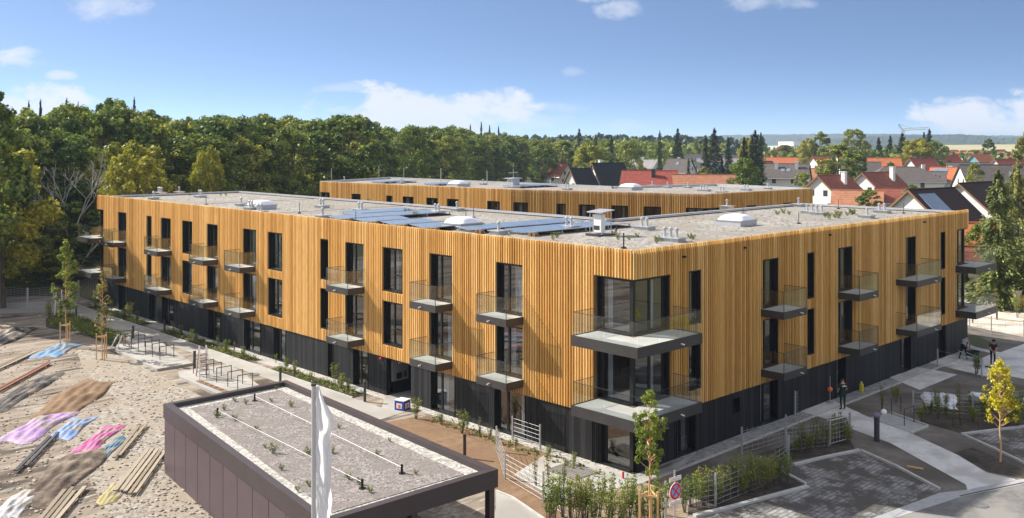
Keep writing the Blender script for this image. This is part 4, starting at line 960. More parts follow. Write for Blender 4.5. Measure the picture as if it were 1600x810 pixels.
def house(name,px,d,zridge,L,Wd,rot,roof,wall,label,eave=None,chim=(),sky=(),wins=2,trim=None,hip=0,solarp=False,gw=True,over=.5):
    """ridge runs along local x; rot = degrees the ridge turns away from the picture plane"""
    x,y=at(px,d); ang=math.atan2(RV[1],RV[0])+R_(rot)
    eave=eave if eave is not None else zridge*.52
    o=empty(name,(x,y,0),ang,label,'house','houses of the village')
    l,w=L/2,Wd/2
    b=MB(); b.prism([(-l,-w),(l,-w),(l,w),(-l,w)],0,eave)
    for s in (-1,1):
        if hip: continue
        b.prism([(s*l-.02,-w),(s*l+.02 if s<0 else s*l-.04,-w),(s*l+.02 if s<0 else s*l-.04,0),(s*l-.02,0)][:4] if False else [(s*l-(.25 if s>0 else 0),-w),(s*l+(0 if s>0 else .25),-w),(s*l+(0 if s>0 else .25),0),(s*l-(.25 if s>0 else 0),0)],eave,lambda xx,yy:eave+(zridge-.15-eave)*(1-abs(yy)/w))
        b.prism([(s*l-(.25 if s>0 else 0),0),(s*l+(0 if s>0 else .25),0),(s*l+(0 if s>0 else .25),w),(s*l-(.25 if s>0 else 0),w)],eave,lambda xx,yy:eave+(zridge-.15-eave)*(1-abs(yy)/w))
    b.build('wall',WM[wall],o)
    sl=(zridge-eave)/w; ov=over; t=.16; lo=l+.45
    b=MB()
    for s in (-1,1):
        def P(xx,yy,up=0): return (xx,s*yy,zridge-sl*yy+up)
        h=hip
        a=[P(-lo+h,0),P(lo-h,0),P(lo,w+ov),P(-lo,w+ov)]; bb=[(q[0],q[1],q[2]-t) for q in a]
        if s>0: a=a[::-1]; bb=bb[::-1]
        # roof slab
        ia=[b.V(q) for q in a]; ib=[b.V(q) for q in bb]; b.fi(ia[::-1]); b.fi(ib)
        for k in range(4): b.fi([ia[k],ia[(k+1)%4],ib[(k+1)%4],ib[k]])
    if hip:
        for s in (-1,1): b.face([(s*(lo-hip),0,zridge),(s*lo,-(w+ov),zridge-sl*(w+ov)),(s*lo,w+ov,zridge-sl*(w+ov))])
    rf_=b.build('roof',RM[roof],o)
    b=MB(); b.tube((-lo+hip,0,zridge+.02),(lo-hip,0,zridge+.02),.13,n=6); b.build('ridge_tiles',RM[roof],rf_)
    if trim or roof in('brown','black','rust','red'):
        if not hip:
            for s in (-1,1):
                b=MB()
                for q in (-1,1): b.bar((s*(lo+.03),-q*.03,zridge-.1),(s*(lo+.03),q*(w+ov),zridge-sl*(w+ov)-.1),.06,.26)
                b.build('barge_board',trimw if trim!='white' else WM['white'],rf_)
    for (cx_,side,hh) in chim:
        yy=side*w*.35; z0=zridge-sl*abs(yy)-.4; b=MB(); b.box(cx_-.4,cx_+.4,yy-.4,yy+.4,z0,zridge+hh); b.box(cx_-.46,cx_+.46,yy-.46,yy+.46,zridge+hh,zridge+hh+.12); b.build('chimney',WM['white'] if wall=='white' and roof!='red' else M['steel_dark'],rf_)
    for (sx_,f) in sky:
        yy=-w*f; b=MB(); q=[(sx_-.5,yy-.5),(sx_+.5,yy-.5),(sx_+.5,yy+.5),(sx_-.5,yy+.5)]
        b.prism(q,lambda xx,y2:zridge+sl*y2+.02,lambda xx,y2:zridge+sl*y2+.12); b.build('roof_window',M['solar'] if roof!='orange' else M['coping'],rf_)
    if solarp:
        b=MB(); b.prism([(-l+.6,-w*.75),(-l+4.4,-w*.75),(-l+4.4,-w*.12),(-l+.6,-w*.12)],lambda xx,y2:zridge+sl*y2+.04,lambda xx,y2:zridge+sl*y2+.14); b.build('solar_collector',M['solar'],rf_)
    b=MB(); b.tube((-lo,-(w+ov)-.06,zridge-sl*(w+ov)-.12),(lo,-(w+ov)-.06,zridge-sl*(w+ov)-.12),.09,n=6); b.build('gutter',M['zinc'],o)
    # windows: long side facing the camera and both gables
    for k in range(wins):
        xx=-l+L*(k+.7)/(wins+.4); b=MB(); b.box(xx-.5,xx+.5,-w-.03,-w+.02,eave-1.7,eave-.5); ww=b.build('window',M['steel_dark'],o)
        b=MB(); b.box(xx-.6,xx+.6,-w-.06,-w-.031,eave-1.8,eave-1.71); b.build('sill',WM['white'],ww)
    if gw:
        for s in (-1,1):
            for yy,zz in ((-w*.3,eave+.2),(w*.3,eave+.2),(-w*.5,eave-2.2),(w*.45,eave-2.2)):
                if zz+1.1<zridge-sl*abs(yy)-.6:
                    b=MB(); xs=sorted((s*l+s*.03,s*l-s*.02)); b.box(xs[0],xs[1],yy-.45,yy+.45,zz,zz+1.1); b.build('window',M['steel_dark'],o)
    return o
house('house',950,256,9.2,10,8.5,32,'black','white','white gabled house with steep black roof behind the rear block',eave=3.2,chim=((-1.5,1,.7),))
house('house',907,250,7.9,7,6.5,40,'black','white','smaller white gable with black roof tucked left of the big black roof',eave=2.8)
house('house',1015,205,8.6,11,9,-14,'red','white','wide dull-red tiled roof with a dark chimney right of the black gable',eave=5.3,chim=((1.0,-1,.3),),wins=1)
house('house',1100,200,7.9,12.5,8,-4,'tan','cream','long salmon-tan tiled roof just left of the round green tree',eave=5.4,wins=2)
house('house',1062,325,9.2,8,9,-35,'grey','white','grey-brown gable roof with one skylight behind the salmon roof',eave=5,sky=((0,.4),),chim=((-1,1,.4),))
house('house',1008,340,8.6,9,9,-30,'pale','white','pale low-pitched roof behind the dull-red roof',eave=6,chim=((-2,1,.6),))
house('house',1125,330,9.4,15,11,-8,'pale','white','broad pale grey roof left of the dark conifer cluster',eave=5.3)
house('house',1228,256,9.0,11.5,9.5,-24,'grey','white','grey-brown roof with two white chimneys right of the dark conifers',eave=5.6,chim=((-2.2,-1,.3),(3,-1,.5)),sky=((-.5,.5),(1.0,.5)))
house('house',1222,372,9.0,11,8,-10,'orange','white','bright orange roof peeking behind the grey two-chimney roof',eave=6)
house('house',1282,352,9.6,8,9,30,'orange','white','orange gabled roof beside the dark broad tree on its left side',eave=5)
house('house',1301,182,8.4,9,9.5,38,'rust','white','big white gable with rust-red roof right behind the rear block end',eave=4.4,chim=((1.2,-1,.6),))
house('house',1372,190,8.7,10,9.5,36,'rust','white','white gable house with rust roof and tall white chimney, second from the rear block',eave=4.6,chim=((2.3,-1,1.0),))
house('house',1412,172,6.4,9,7,-12,'rust','white','low rust-red roofed annexe below the tall white chimney',eave=4.2)
house('house',1340,172,6.0,8,7,-22,'tan','white','low reddish-brown roof between the two white gable houses',eave=3.8)
house('house',1408,250,8.3,18,13,-10,'grey','white','large hipped grey-brown roof with a skylight in the village middle',eave=4.9,hip=5,sky=((-3,.4),),chim=((6,1,.4),))
house('house',1372,330,9.4,14,9,-12,'orange','grey','long orange roof with three roof windows below the crane',eave=5.5,sky=((-4,.5),(0,.5),(3.6,.5)))
house('house',1483,262,7.8,9,8.5,-38,'orange','white','orange-topped gable house with solar slope right of the hipped roof',eave=4.4,chim=((0,1,.3),),solarp=True)
house('house',1448,258,6.9,9,8,-25,'grey','white','grey side roof attached beside the hipped roof and its white chimney',eave=4.4,chim=((-2,1,1.0),))
house('house',1533,375,10,11,10,34,'orange','blue','sky-blue gable house with a bright orange-red roof',eave=4.8)
house('house',1482,380,9.6,9,9,20,'red','white','white-gabled house with red roof left of the blue gable',eave=5)
house('house',1560,225,9.4,17,11,-6,'grey','white','broad grey-brown roof with a skylight behind the dark brown roofs',eave=4.8,sky=((2,.45),),chim=((-4,1,.2),))
house('house',1456,130,8.3,10,13,34,'brown','white','dark brown tiled house with a solar collector just beyond the roof corner',eave=2.6,trim=True,solarp=True)
house('house',1524,148,8.4,9,13,36,'brown','white','dark brown steep-roofed house with white rake beside the tall spruce',eave=3.0,trim=True,sky=((0.6,.5),))
house('porch_house',1524,97,6.4,4.6,4.2,-8,'orange','grey','small orange-tiled outbuilding roof between the slat facade and the spruce',eave=4.9,wins=1,gw=False)
house('porch_house',1500,92,4.6,5,4.5,-20,'rust','white','low rust-tiled lean-to under the small orange roof',eave=3.0,wins=1,gw=False)
house('house',868,300,8.3,9,8,-40,'rust','white','rust-red roof half hidden at the right end of the forest',eave=4.5)
house('house',830,210,5.4,9,8,-12,'pale','grey','low pale workshop roof peeping over the rear block at the forest end',eave=4.3)
house('house',1345,300,8.6,11,9,-16,'grey','white','grey-brown roof between the dark tree mass and the hipped roof',eave=4.8,sky=((0,.4),))
house('house',1440,330,9.2,10,9,22,'red','white','dull red gable half hidden behind the hipped roof and its white chimney',eave=5)
house('house',1512,300,8.4,12,9,-12,'grey','white','grey low roof between the blue gable and the broad grey roof',eave=5)
house('house',1575,320,9.2,11,9,20,'red','white','red gabled roof standing directly above the broad grey roof',eave=5)
house('house',1185,300,8.8,9,8,16,'rust','white','rust gable just visible behind the dark conifer cluster',eave=5)
house('house',1262,262,7.6,8,8,-20,'tan','white','small tan roof left of the large white gable',eave=4.6)
rv=random.Random(8)
fars=[(1405,560,'grey'),(1440,600,'red'),(1475,520,'grey'),(1500,560,'orange'),(1515,640,'black'),(1530,700,'orange'),(1552,610,'grey'),(1570,560,'orange'),(1585,500,'pale'),(1595,640,'red'),(1180,520,'red'),(1212,600,'pale'),(1150,640,'pale'),(1245,680,'white'),(1260,560,'orange'),(1300,620,'grey'),(1575,440,'grey'),(1545,480,'rust'),(1470,600,'rust'),(1490,700,'orange'),(1560,740,'red'),(1195,430,'rust'),(1240,450,'grey'),(1275,470,'red'),(1320,440,'orange'),(1360,470,'grey'),(1392,500,'rust'),(1428,470,'orange'),(1462,440,'grey'),(1496,450,'orange'),(1520,430,'pale'),(1590,410,'orange'),(1610,470,'grey'),(1140,420,'grey'),(1085,430,'pale'),(1040,460,'rust')]
desc=['first','second','third','fourth','fifth','sixth','seventh','eighth','ninth','tenth','eleventh','twelfth','thirteenth','fourteenth','fifteenth','sixteenth','seventeenth','eighteenth','nineteenth','twentieth','twenty-first','twenty-second','twenty-third','twenty-fourth','twenty-fifth','twenty-sixth','twenty-seventh','twenty-eighth','twenty-ninth','thirtieth','thirty-first','thirty-second','thirty-third','thirty-fourth','thirty-fifth','thirty-sixth']
order=sorted(range(len(fars)),key=lambda i:fars[i][0])
for i,(px,d,c) in enumerate(fars):
    house('house',px,d,9.5,rv.uniform(9,13),9,rv.uniform(-35,35),c if c in RM else 'pale','white',f'tiny far-off house with {"light" if c in("pale","white") else c} roof below the hills, {desc[order.index(i)]} from the left','' and 0 or 5.2,wins=0,gw=False)
b=MB(); x,y=at(1232,900); b.box(x-30,x+18,y-12,y+12,0,12); b.box(x-5,x+8,y-8,y+8,12,16); tag(b.build('factory_hall',WM['white']),'long white industrial hall far off beneath the hills','industrial hall')
# village trees
VT=[('fir',905,420,203,26,'broad dark fir rising over the woods just left of the village'),('column',931,300,213,9,'thin dark spire tree beside the yellow-green crown'),('column',955,300,216,13,'dark columnar conifer right of the yellow-green crown'),('column',1031,330,207,10,'slender dark spire standing alone over the pale roofs'),('fir',1059,330,203,34,'tall pointed fir with bare top behind the grey skylight roof'),
('yellow',925,290,224,62,'bright yellow-green tree directly behind the black roofs'),('mid_a',985,290,224,50,'green leafy tree behind and right of the large black roof'),('dark_a',880,310,222,48,'dark round tree at the village end of the forest'),('mid_a',848,300,226,56,'green tree where the forest meets the first village house'),
('fir',1116,310,203,42,'dark spreading fir above the broad pale roof'),('fir_b',1103,300,215,24,'smaller fir hugging the left side of the spreading fir'),('fir_b',1138,300,218,22,'short fir on the right side of the spreading fir'),('column',1163,240,218,22,'mid-height conifer forming the left of the dark cluster'),('column',1180,238,208,30,'tallest dark conifer of the cluster over the round tree'),('column',1189,250,211,14,'narrow conifer spire right in the dark cluster'),('yellow',1168,262,215,30,'yellowing tree behind the dark conifer cluster'),
('mid_a',1162,178,250,62,'round bushy green tree in front of the dark conifers'),('fir_b',1128,232,246,20,'dark small conifer left of the round bushy tree'),('column',1076,238,250,9,'tiny dark column conifer before the pale roof'),('olive',1225,420,228,46,'grey-green tree over the orange roof'),('yellow',1262,390,216,30,'yellow-green tree left of the big round crown'),('dark_b',1283,385,207,34,'dark tufted tree left of the big round crown'),('mid_b',1333,390,202,46,'large rounded tree crown highest in the village centre'),
('dark_a',1310,235,228,72,'wide dark tree mass above the rust roofs'),('dark_b',1338,242,236,36,'dark leafy tree right of the wide dark mass'),('fir_b',1373,420,216,24,'dark conifer just left of the crane mast'),('fir_b',1391,420,213,22,'dark conifer directly under the crane tower'),('fir',1410,400,210,40,'thick dark conifer right of the crane mast'),('yellow',1433,345,216,58,'big yellow-green tree over the hipped roof'),('fir_b',1444,420,208,20,'dark fir behind the yellow-green tree'),('fir',1452,400,204,34,'tall pointed spruce beside the yellow-green tree'),('mid_a',1462,350,222,46,'green tree merging with the yellow-green one on its right'),
('mid_a',1524,212,256,30,'light green shrubby tree in front of the broad grey roof'),('dark_b',1545,420,217,22,'small tufted tree below the right-hand hills'),('olive',1604,190,210,44,'olive broad tree cut by the right picture edge'),('dark_a',1392,300,254,20,'dark garden tree between rust roofs and the hipped roof'),('mid_b',1255,205,270,34,'garden shrub tree beside the white gable'),('fir_b',1345,400,219,18,'thin conifer left of the crane cluster'),('dark_a',1425,165,290,30,'dark shrub tree just left of the solar collector house'),('dark_a',1358,152,298,44,'dark shrub behind the far roof parapet, under the rust roofs'),('olive',1100,250,262,30,'olive bush beside the salmon-tan roof')]
for k,px,d,tp,w,l in VT: tree(k,px,d,tp,w*1.08,l,'trees among the village houses')
# big spruces at the right edge
for (px,d,tp,w,sd,lab) in ((1560,84,275,92,51,'large pale-tipped spruce with a drooping top beside the white rake'),(1588,88,262,96,52,'second large spruce rising at the right edge behind the first'),(1628,84,300,110,53,'spruce cut by the right picture edge beside the wooden fence')):
    H=zat(tp,d); x,y=at(px,d); o=make_tree('spruce_tree',lab,'tree',conifer(sd,H,w/2*d/F,n=13000,size=.42,base=.06,pw=.62,droop=.5),M['needle_b'],H,.22,None,sd,'large spruces by the wooden fence'); o.location=(x,y,0)
tree('mid_a',1535,93,352,70,'leafy green shrub tree at the foot of the large spruce','trees among the village houses')
tree('mid_b',1512,90,432,34,'light green bush behind the far corner balcony','trees among the village houses')
tree('yellow',1600,92,395,60,'yellow-green bush low at the right edge under the spruces','trees among the village houses')
# tower crane
d=620; x,y=at(1411,d); zt=zat(209,d); cr=empty('tower_crane',(x,y,0),math.atan2(RV[1],RV[0])+.1,'slim grey tower crane with a long jib above the village conifers','crane')
b=MB()
hz=zat(204,d)
for q in ((-.6,-.6),(.6,-.6),(.6,.6),(-.6,.6)): b.tube((*q,0),(*q,hz),.2,n=4)
for k in range(int(hz/1.6)):
    z=k*1.6; s=1 if k%2 else -1; b.tube((-.6*s,-.6,z),(.6*s,-.6,z+1.6),.07,n=4); b.tube((-.6,.6*s,z),(-.6,-.6*s,z+1.6),.07,n=4)
b.build('mast',M['zinc'],cr)
b=MB(); L_=17.5
for q in ((0,-.5,0),(0,.5,0),(0,0,1.0)): b.tube((0,q[1],hz+q[2]),(L_,q[1],hz+q[2]+1.0),.2,n=4)
for k in range(14): b.tube((k*1.25,0,hz+1+k*.071),(k*1.25+.62,.5,hz+k*.071),.06,n=4); b.tube((k*1.25+.62,.5,hz+k*.071),(k*1.25+1.25,0,hz+1.07+k*.071),.06,n=4)
b.build('jib',M['zinc'],cr)
b=MB(); b.tube((0,0,hz),(-3.2,0,hz+4),.3,n=5); b.tube((-3.2,0,hz+4),(7,0,hz+1.3),.12,n=4); b.tube((-3.2,0,hz+4),(0,0,hz-6),.05,n=4); b.build('rear_strut',M['zinc'],cr)

# ------------------------------------------------------------------ young trees, shrubs, beds
def young(name,label,px,d,top,w,lm,n,size,seed,stakes=True,base=None,cb=.28,bark='wood',group=None,loc=None,narrow=1.):
    rnd=random.Random(seed)
    x,y=loc if loc else at(px,d); H=zat(top,d); R=w/2*d/F
    o=empty(name,(x,y,0),0,label,'tree',group)
    b=MB(); pts=[Vector((rnd.uniform(-.03,.03),rnd.uniform(-.03,.03),H*.94*k/6)) for k in range(7)]; pts[0]=Vector((0,0,-.05))
    for k in range(6): b.tube(pts[k],pts[k+1],.045*(1-k*.14),.045*(1-(k+1)*.14),n=7)
    c=MB(); L=[]
    for k in range(70):
        f=rnd.random()**.9; z=H*(cb+(1-cb)*f); env=R*narrow*(math.sin(math.pi*min(1,.16+f*.84))**.75)*(.35 if f>.9 else 1)+.03
        th=rnd.uniform(0,6.28); rr=env*rnd.uniform(.3,1); p=Vector((rr*math.cos(th),rr*math.sin(th),z)); s=Vector((0,0,max(.3,z-.55*rr-.15)))
        b.tube(s,p,.016,.006,n=4); leafcloud(c,p,R*rnd.uniform(.14,.30),n//70,size,rnd,(1,1,1.2),shell=.1)
    b.build('trunk',M[bark],o); c.build('crown',lm,o)
    if stakes:
        a=2*math.pi/3
        for k in range(3):
            q=(.38*math.cos(a*k+.5),.38*math.sin(a*k+.5)); s=MB(); s.tube((q[0],q[1],-.02),(q[0],q[1],1.75),.04,n=8); s.build('stake',M['wood'],o)
        s=MB()
        for k in range(3):
            p=(.38*math.cos(a*k+.5),.38*math.sin(a*k+.5),1.55); q=(.38*math.cos(a*(k+1)+.5),.38*math.sin(a*(k+1)+.5),1.55); s.bar(p,q,.03,.07)
        s.build('stake_rail',M['wood'],o)
    return o
young('young_tree','young green tree tied to three wooden stakes before the building corner',1015,35.2,607,54,M['leaf_young'],6500,.085,61,cb=.42,group='staked young trees')
young('young_tree','golden-leaved young tree on a thin pale trunk beside the right parking pavers',1563,43.4,566,58,M['leaf_gold'],3800,.115,62,stakes=False,cb=.42)
young('young_tree','staked young tree with full olive crown at the left path bed',103,68,378,38,M['leaf_young'],4200,.16,63,cb=.33,group='staked young trees')
young('young_tree','staked young tree with sparse greyish leaves between path and bike stands',160,64,428,30,M['leaf_o'],1300,.13,64,cb=.33,group='staked young trees')
# low shrubs (prototypes), copied
def shrubp(name,h,r,n,size,lm,seed,stems=6,cat='shrub'):
    rnd=random.Random(seed); o=empty(name,(0,0,-40),0,'x',cat); b=MB(); c=MB()
    for k in range(stems):
        th=rnd.uniform(0,6.28); q=Vector((r*rnd.uniform(.2,.8)*math.cos(th),r*rnd.uniform(.2,.8)*math.sin(th),h*rnd.uniform(.6,1))); b.tube((q.x*.2,q.y*.2,0),q,.010,.004,n=4)
        for t in (.45,.65,.85,1): leafcloud(c,(q.x*(.2+.8*t),q.y*(.2+.8*t),q.z*t),r*.28,n//stems//4,size,rnd,shell=.2)
    b.build('stems',M['bark'],o); c.build('foliage',lm,o); return o
SP=[shrubp('shrub',1.35,.5,1100,.06,M['leaf_bed'],71,12),shrubp('shrub',1.7,.42,800,.06,M['leaf_young'],72,9),shrubp('shrub',1.0,.5,1100,.055,M['leaf_b'],73,13),shrubp('shrub',1.55,.34,330,.06,M['leaf_o'],74,9)]
spu=set()
def shrub(k,x,y,s,label,group):
    o=SP[k]
    if k in spu: o=clone(o)
    else: spu.add(k)
    o.location=(x,y,.015); o.scale=(s,s,s); o.rotation_euler=(0,0,random.uniform(0,6)); o['label']=label; o['group']=group; return o
rq=random.Random(77)
for i in range(17):     # hedge by the corner fence
    t=i/16; px=1070+t*160; py=800-t*46+rq.uniform(-6,3); x,y=gz(px,py); shrub(rq.choice((0,1,0,2)),x,y,rq.uniform(.8,1.15),'young leafy hedge plant along the mesh fence in front of the right facade','hedge plants in front of the right facade')
for i in range(18):
    px=1246+i*4.6; py=709-i*1.0+rq.uniform(-6,3); x,y=gz(px,py); shrub(rq.choice((3,3,2)),x,y,rq.uniform(.6,.95),'thin young hedge plant in the dark bed before the fence with the gate','hedge plants before the gate fence')
for i in range(40):
    px=1425+rq.random()*190; py=632+rq.random()*38; x,y=gz(px,py); shrub(rq.choice((2,2,0,3)),x,y,rq.uniform(.55,.95),'small shrub in the dark planting strip behind the right parking bay','shrubs behind the right parking bay')
for i in range(19):
    px=858+i*10+rq.uniform(-5,5); py=822+rq.uniform(-14,8); x,y=gz(px,py); shrub(rq.choice((0,1,1)),x,y,rq.uniform(.95,1.25),'bushy yellow-green young plant at the bottom of the terrace garden','plants below the corner terrace')
for (px,py,s) in ((838,760,.9),(858,766,1.0),(880,772,.9),(905,790,.8)): shrub(3,*gz(px,py),s,'sparse twiggy plant between the wire fence and the corner terrace','plants below the corner terrace')
for (px,py,k,s,l) in ((650,655,0,.8,'bushy shrub at the bed beside the blue box'),(722,678,0,.85,'yellow-green shrub in the bed under the second balcony stack'),(750,682,3,.6,'thin plant beside the yellow-green shrub in the near bed'),(777,694,1,.45,'spiky light plant near the wire fence end'),(523,602,1,.85,'leafy shrub at the end of the planted strip before the entrance'),(535,612,0,.75,'second leafy shrub close to the dark bollard'),(354,552,2,.9,'brownish shrub in the strip facing the black ground floor'),(431,568,1,.4,'small green tuft by the glass door'),(300,532,1,.55,'bright green plant at the path junction'),(203,500,0,1.0,'shrub beside the far garden bollard'),(1525,585,2,1.2,'dark round bush next to the two workers'),(78,500,0,1.1,'shrub at the far left end of the bed'),(1520,505,3,1.4,'sparse bush in the sunny yard by the fence'),(1558,500,3,1.7,'taller sparse bush in the sunny yard'),(1590,497,1,1.2,'leafy bush in the sunny yard at the right edge'),(1378,640,3,.9,'small twiggy shrub left of the paved bike stands'),(1400,630,2,.9,'shrub just behind the bike stands'),(1292,620,3,.9,'thin twiggy shrub beside the orange warning lamp')):
    shrub(k,*gz(px,py),s,l,'garden shrubs')
for i,(y,k,sc) in enumerate(((20.3,0,.55),(21.6,2,.6),(24.0,1,.4),(26.2,0,.6),(27.6,2,.7),(32.5,0,.6),(34.2,3,.55),(37.0,1,.45),(39.4,2,.7),(42.5,0,.6),(44.2,1,.5),(50.0,0,.7),(53.0,2,.8),(56.5,1,.6),(59.0,0,.8),(2.5,0,.45),(4.2,2,.5),(6.0,0,.4),(8.1,2,.5),(10.0,0,.5),(11.6,2,.55))):
    shrub(k,-1.15+.25*math.sin(i*2.1),y,sc,'small loose shrub in the planted strip along the long facade','small shrubs of the facade strip')
# ground cover in the beds: uncountable
def cover(name,polys,dens,size,m,seed,h=.3,label=''):
    rnd=random.Random(seed); b=MB()
    for (x0,x1,y0,y1,dn) in polys:
        n=int((x1-x0)*(y1-y0)*dn)
        for _ in range(n):
            x=rnd.uniform(x0,x1); y=rnd.uniform(y0,y1); r=rnd.uniform(.09,.24); leafcloud(b,(x,y,r*.7),r,12,size,rnd,(1,1,.9),shell=.3,up=.8)
    return tag(b.build(name,m),label,'ground cover',kind='stuff')
cover('ground_cover',[(-1.68,-.8,19.2,28.3,24),(-1.68,-.8,31.4,45,24),(-1.68,-.8,49,60.3,24),(-1.5,-.8,1,12.5,11)],9,.10,M['leaf_bed'],81,label='low mixed ground-cover planting in the strip along the long facade')
b_=MB(); rnd=random.Random(83)
bedp=[gz(*q) for q in ((75,508),(76,499),(102,490),(128,498),(204,530),(182,542),(140,525))]
def inside(x,y,P):
    c=False
    for i in range(len(P)):
        (x1,y1),(x2,y2)=P[i],P[i-1]
        if (y1>y)!=(y2>y) and x<(x2-x1)*(y-y1)/(y2-y1)+x1: c=not c
    return c
for _ in range(1500):
    x=rnd.uniform(min(p[0] for p in bedp),max(p[0] for p in bedp)); y=rnd.uniform(min(p[1] for p in bedp),max(p[1] for p in bedp))
    if inside(x,y,bedp): r=rnd.uniform(.12,.3); leafcloud(b_,(x,y,r*.7),r,12,.11,rnd,(1,1,1),shell=.3,up=.8)
tag(b_.build('ground_cover',M['leaf_bed']),'dense low planting in the bed left of the footpath','ground cover',kind='stuff')
# weeds on the roofs
wd=[shrubp('roof_weed',.42,.28,170,.06,M['leaf_bed'],91,9,'weed'),shrubp('roof_weed',.35,.34,150,.055,M['leaf_young'],92,9,'weed')]
wu=set()
def weed(k,x,y,z,s,l,g):
    o=wd[k]
    if k in wu: o=clone(o)
    else: wu.add(k)
    o.location=(x,y,z); o.scale=(s,s,s*.8); o['label']=l; o['group']=g
for i,(px,py,s) in enumerate(((350,641,.8),(402,672,.7),(590,712,.7),(610,690,.6),(650,742,.6),(505,655,.7),(530,670,.6),(580,770,.8),(440,735,.7),(415,700,.6),(339,653,1),(368,657,1),(427,709,1.2),(368,628,.8),(455,636,.9),(520,708,1.1),(432,600+10,.7),(546,749,.9),(562,758,.8),(484,760,.8),(384,632,.8),(425,628,.7),(482,712,1.),(466,768,.7))):
    weed(i%2,*gz(px,py,zg),zg,s*.9,'small green weed tuft growing in the gravel of the foreground shed roof','weeds on the shed roof')
for i in range(46):
    px,py,s=rq.choice(((960,370,1),(975,378,1),(1005,372,1),(1020,378,1.1),(1035,374,1),(1075,372,1),(1220,336,1.4),(1240,336,1),(1298,341,1.2),(1313,339,1.6),(1329,336,1.5),(1343,337,1.1),(640,333,1.3),(655,337,1),(580,318,1),(300,306,1.2),(310,308,1),(350,303,1),(865,373,1),(1100,299,1),(930,360,.8)))
    weed(i%2,*gz(px+rq.uniform(-9,9),py+rq.uniform(-3,3),zr),zr,s*rq.uniform(.6,1.),'weed clump growing in the gravel of the long roof','weeds on the long roof')
bl=MB()
for _ in range(900):
    if rq.random()<.62: x=rq.uniform(.6,13.3); y=rq.uniform(.6,61)
    else: x=rq.uniform(13.3,36); y=rq.uniform(.6,12.4)
    leafcloud(bl,(x,y,zr+.03),rq.uniform(.05,.16),7,.05,rq,(1,1,.5),shell=.2,up=1)
tag(bl.build('roof_moss',M['leaf_bed']),'sparse sedum specks scattered in the long roof gravel','ground cover',kind='stuff')

# ------------------------------------------------------------------ fences
post_used=set()
def fence(name,pts,h,label,posts=True,rail=.2,vert=.0,post_r=.035,m=None,group=None,extra=None):
    o=empty(name,(pts[0][0],pts[0][1],0),0,label,'fence',group); ox,oy=pts[0]
    b=MB()
    for a,c in zip(pts,pts[1:]):
        L=math.hypot(c[0]-a[0],c[1]-a[1]); z=.08
        while z<h: b.tube((a[0]-ox,a[1]-oy,z),(c[0]-ox,c[1]-oy,z),.0085,n=4); z+=rail
        if vert:
            k=0
            while k*vert<L: t=k*vert/L; x=a[0]+(c[0]-a[0])*t-ox; y=a[1]+(c[1]-a[1])*t-oy; b.tube((x,y,.05),(x,y,h),.006,n=4); k+=1
    b.build('wire_mesh',m or M['wire'],o)
    for p in pts:
        kp=(round(p[0],2),round(p[1],2))
        if kp in post_used: continue
        post_used.add(kp)
        b=MB(); b.box(p[0]-ox-post_r,p[0]-ox+post_r,p[1]-oy-post_r,p[1]-oy+post_r,0,h+.1); b.build('post',M['zinc'],o)
    return o
GF='wire mesh garden fences'
fence('mesh_fence',pp((789,749),(849,785),(890,812)),1.15,'silver mesh fence with square posts between the shed corner and the terrace',vert=.4,group=GF)
fence('mesh_fence',pp((844,703),(801,688)),1.1,'short mesh privacy panel standing off the black wall near the corner',vert=.3,group=GF)
fence('mesh_fence',pp((789,749),(776,706)),1.1,'mesh fence piece ending at the planted strip behind the shed corner',vert=.4,group=GF)
fence('mesh_fence',pp((956,815),(1040,806),(1118,792),(1189,763),(1232,733)),1.25,'long mesh fence behind the hedge plants at the corner garden',vert=.5,group=GF)
fence('mesh_fence',pp((1232,727),(1228,706),(1293,699)),1.25,'mesh fence ending at the little garden gate',vert=.35,group=GF)
fence('mesh_fence',pp((1159,711),(1228,690)),1.2,'dark mesh fence running along the gravel strip below the right facade',vert=.4,group=GF)
fence('mesh_fence',pp((1242,649),(1252,640)),1.2,'short mesh screen beside the paved doorstep',vert=.2,group=GF)
fence('mesh_fence',pp((1465,574),(1534,590)),1.1,'low wire fence with two posts in front of the two workers',rail=.5,group=GF)
fence('mesh_fence',pp((1490,508),(1515,512),(1549,523),(1600,530),(1650,540)),1.3,'wire fence between the dark garden and the sunny yard',vert=.5,group=GF)
fence('mesh_fence',[at(-60,85),at(5,84),at(43,82.5),at(84,84),at(123,87),at(160,92),at(200,96)],1.9,'tall grey mesh fence along the foot of the forest',vert=.5,post_r=.06,group=GF)
fence('mesh_fence',pp((1427,645),(1520,650),(1620,640)),1.1,'mesh fence half hidden in the shrubs behind the right parking bay',vert=.5,group=GF)
# gate
a=gz(1296,697); c=gz(1328,688); gt=empty('garden_gate',(a[0],a[1],0),math.atan2(c[1]-a[1],c[0]-a[0]),'small galvanised garden gate standing at the start of the right path','gate'); L=math.hypot(c[0]-a[0],c[1]-a[1])
b=MB(); b.box(-.04,.04,-.04,.04,0,1.35); b.box(L-.04,L+.04,-.04,.04,0,1.35); b.build('gate_posts',M['zinc'],gt)
b=MB(); b.tube((.08,0,.1),(L-.08,0,.1),.022); b.tube((.08,0,1.2),(L-.08,0,1.2),.03); b.tube((.08,0,.1),(.08,0,1.2),.022); b.tube((L-.08,0,.1),(L-.08,0,1.2),.022)
for k in range(1,6): b.tube((.08+(L-.16)*k/6,0,.1),(.08+(L-.16)*k/6,0,1.2),.008,n=4)
for k in range(1,5): b.tube((.08,0,.1+k*.22),(L-.08,0,.1+k*.22),.008,n=4)
b.build('gate_leaf',M['zinc'],gt)
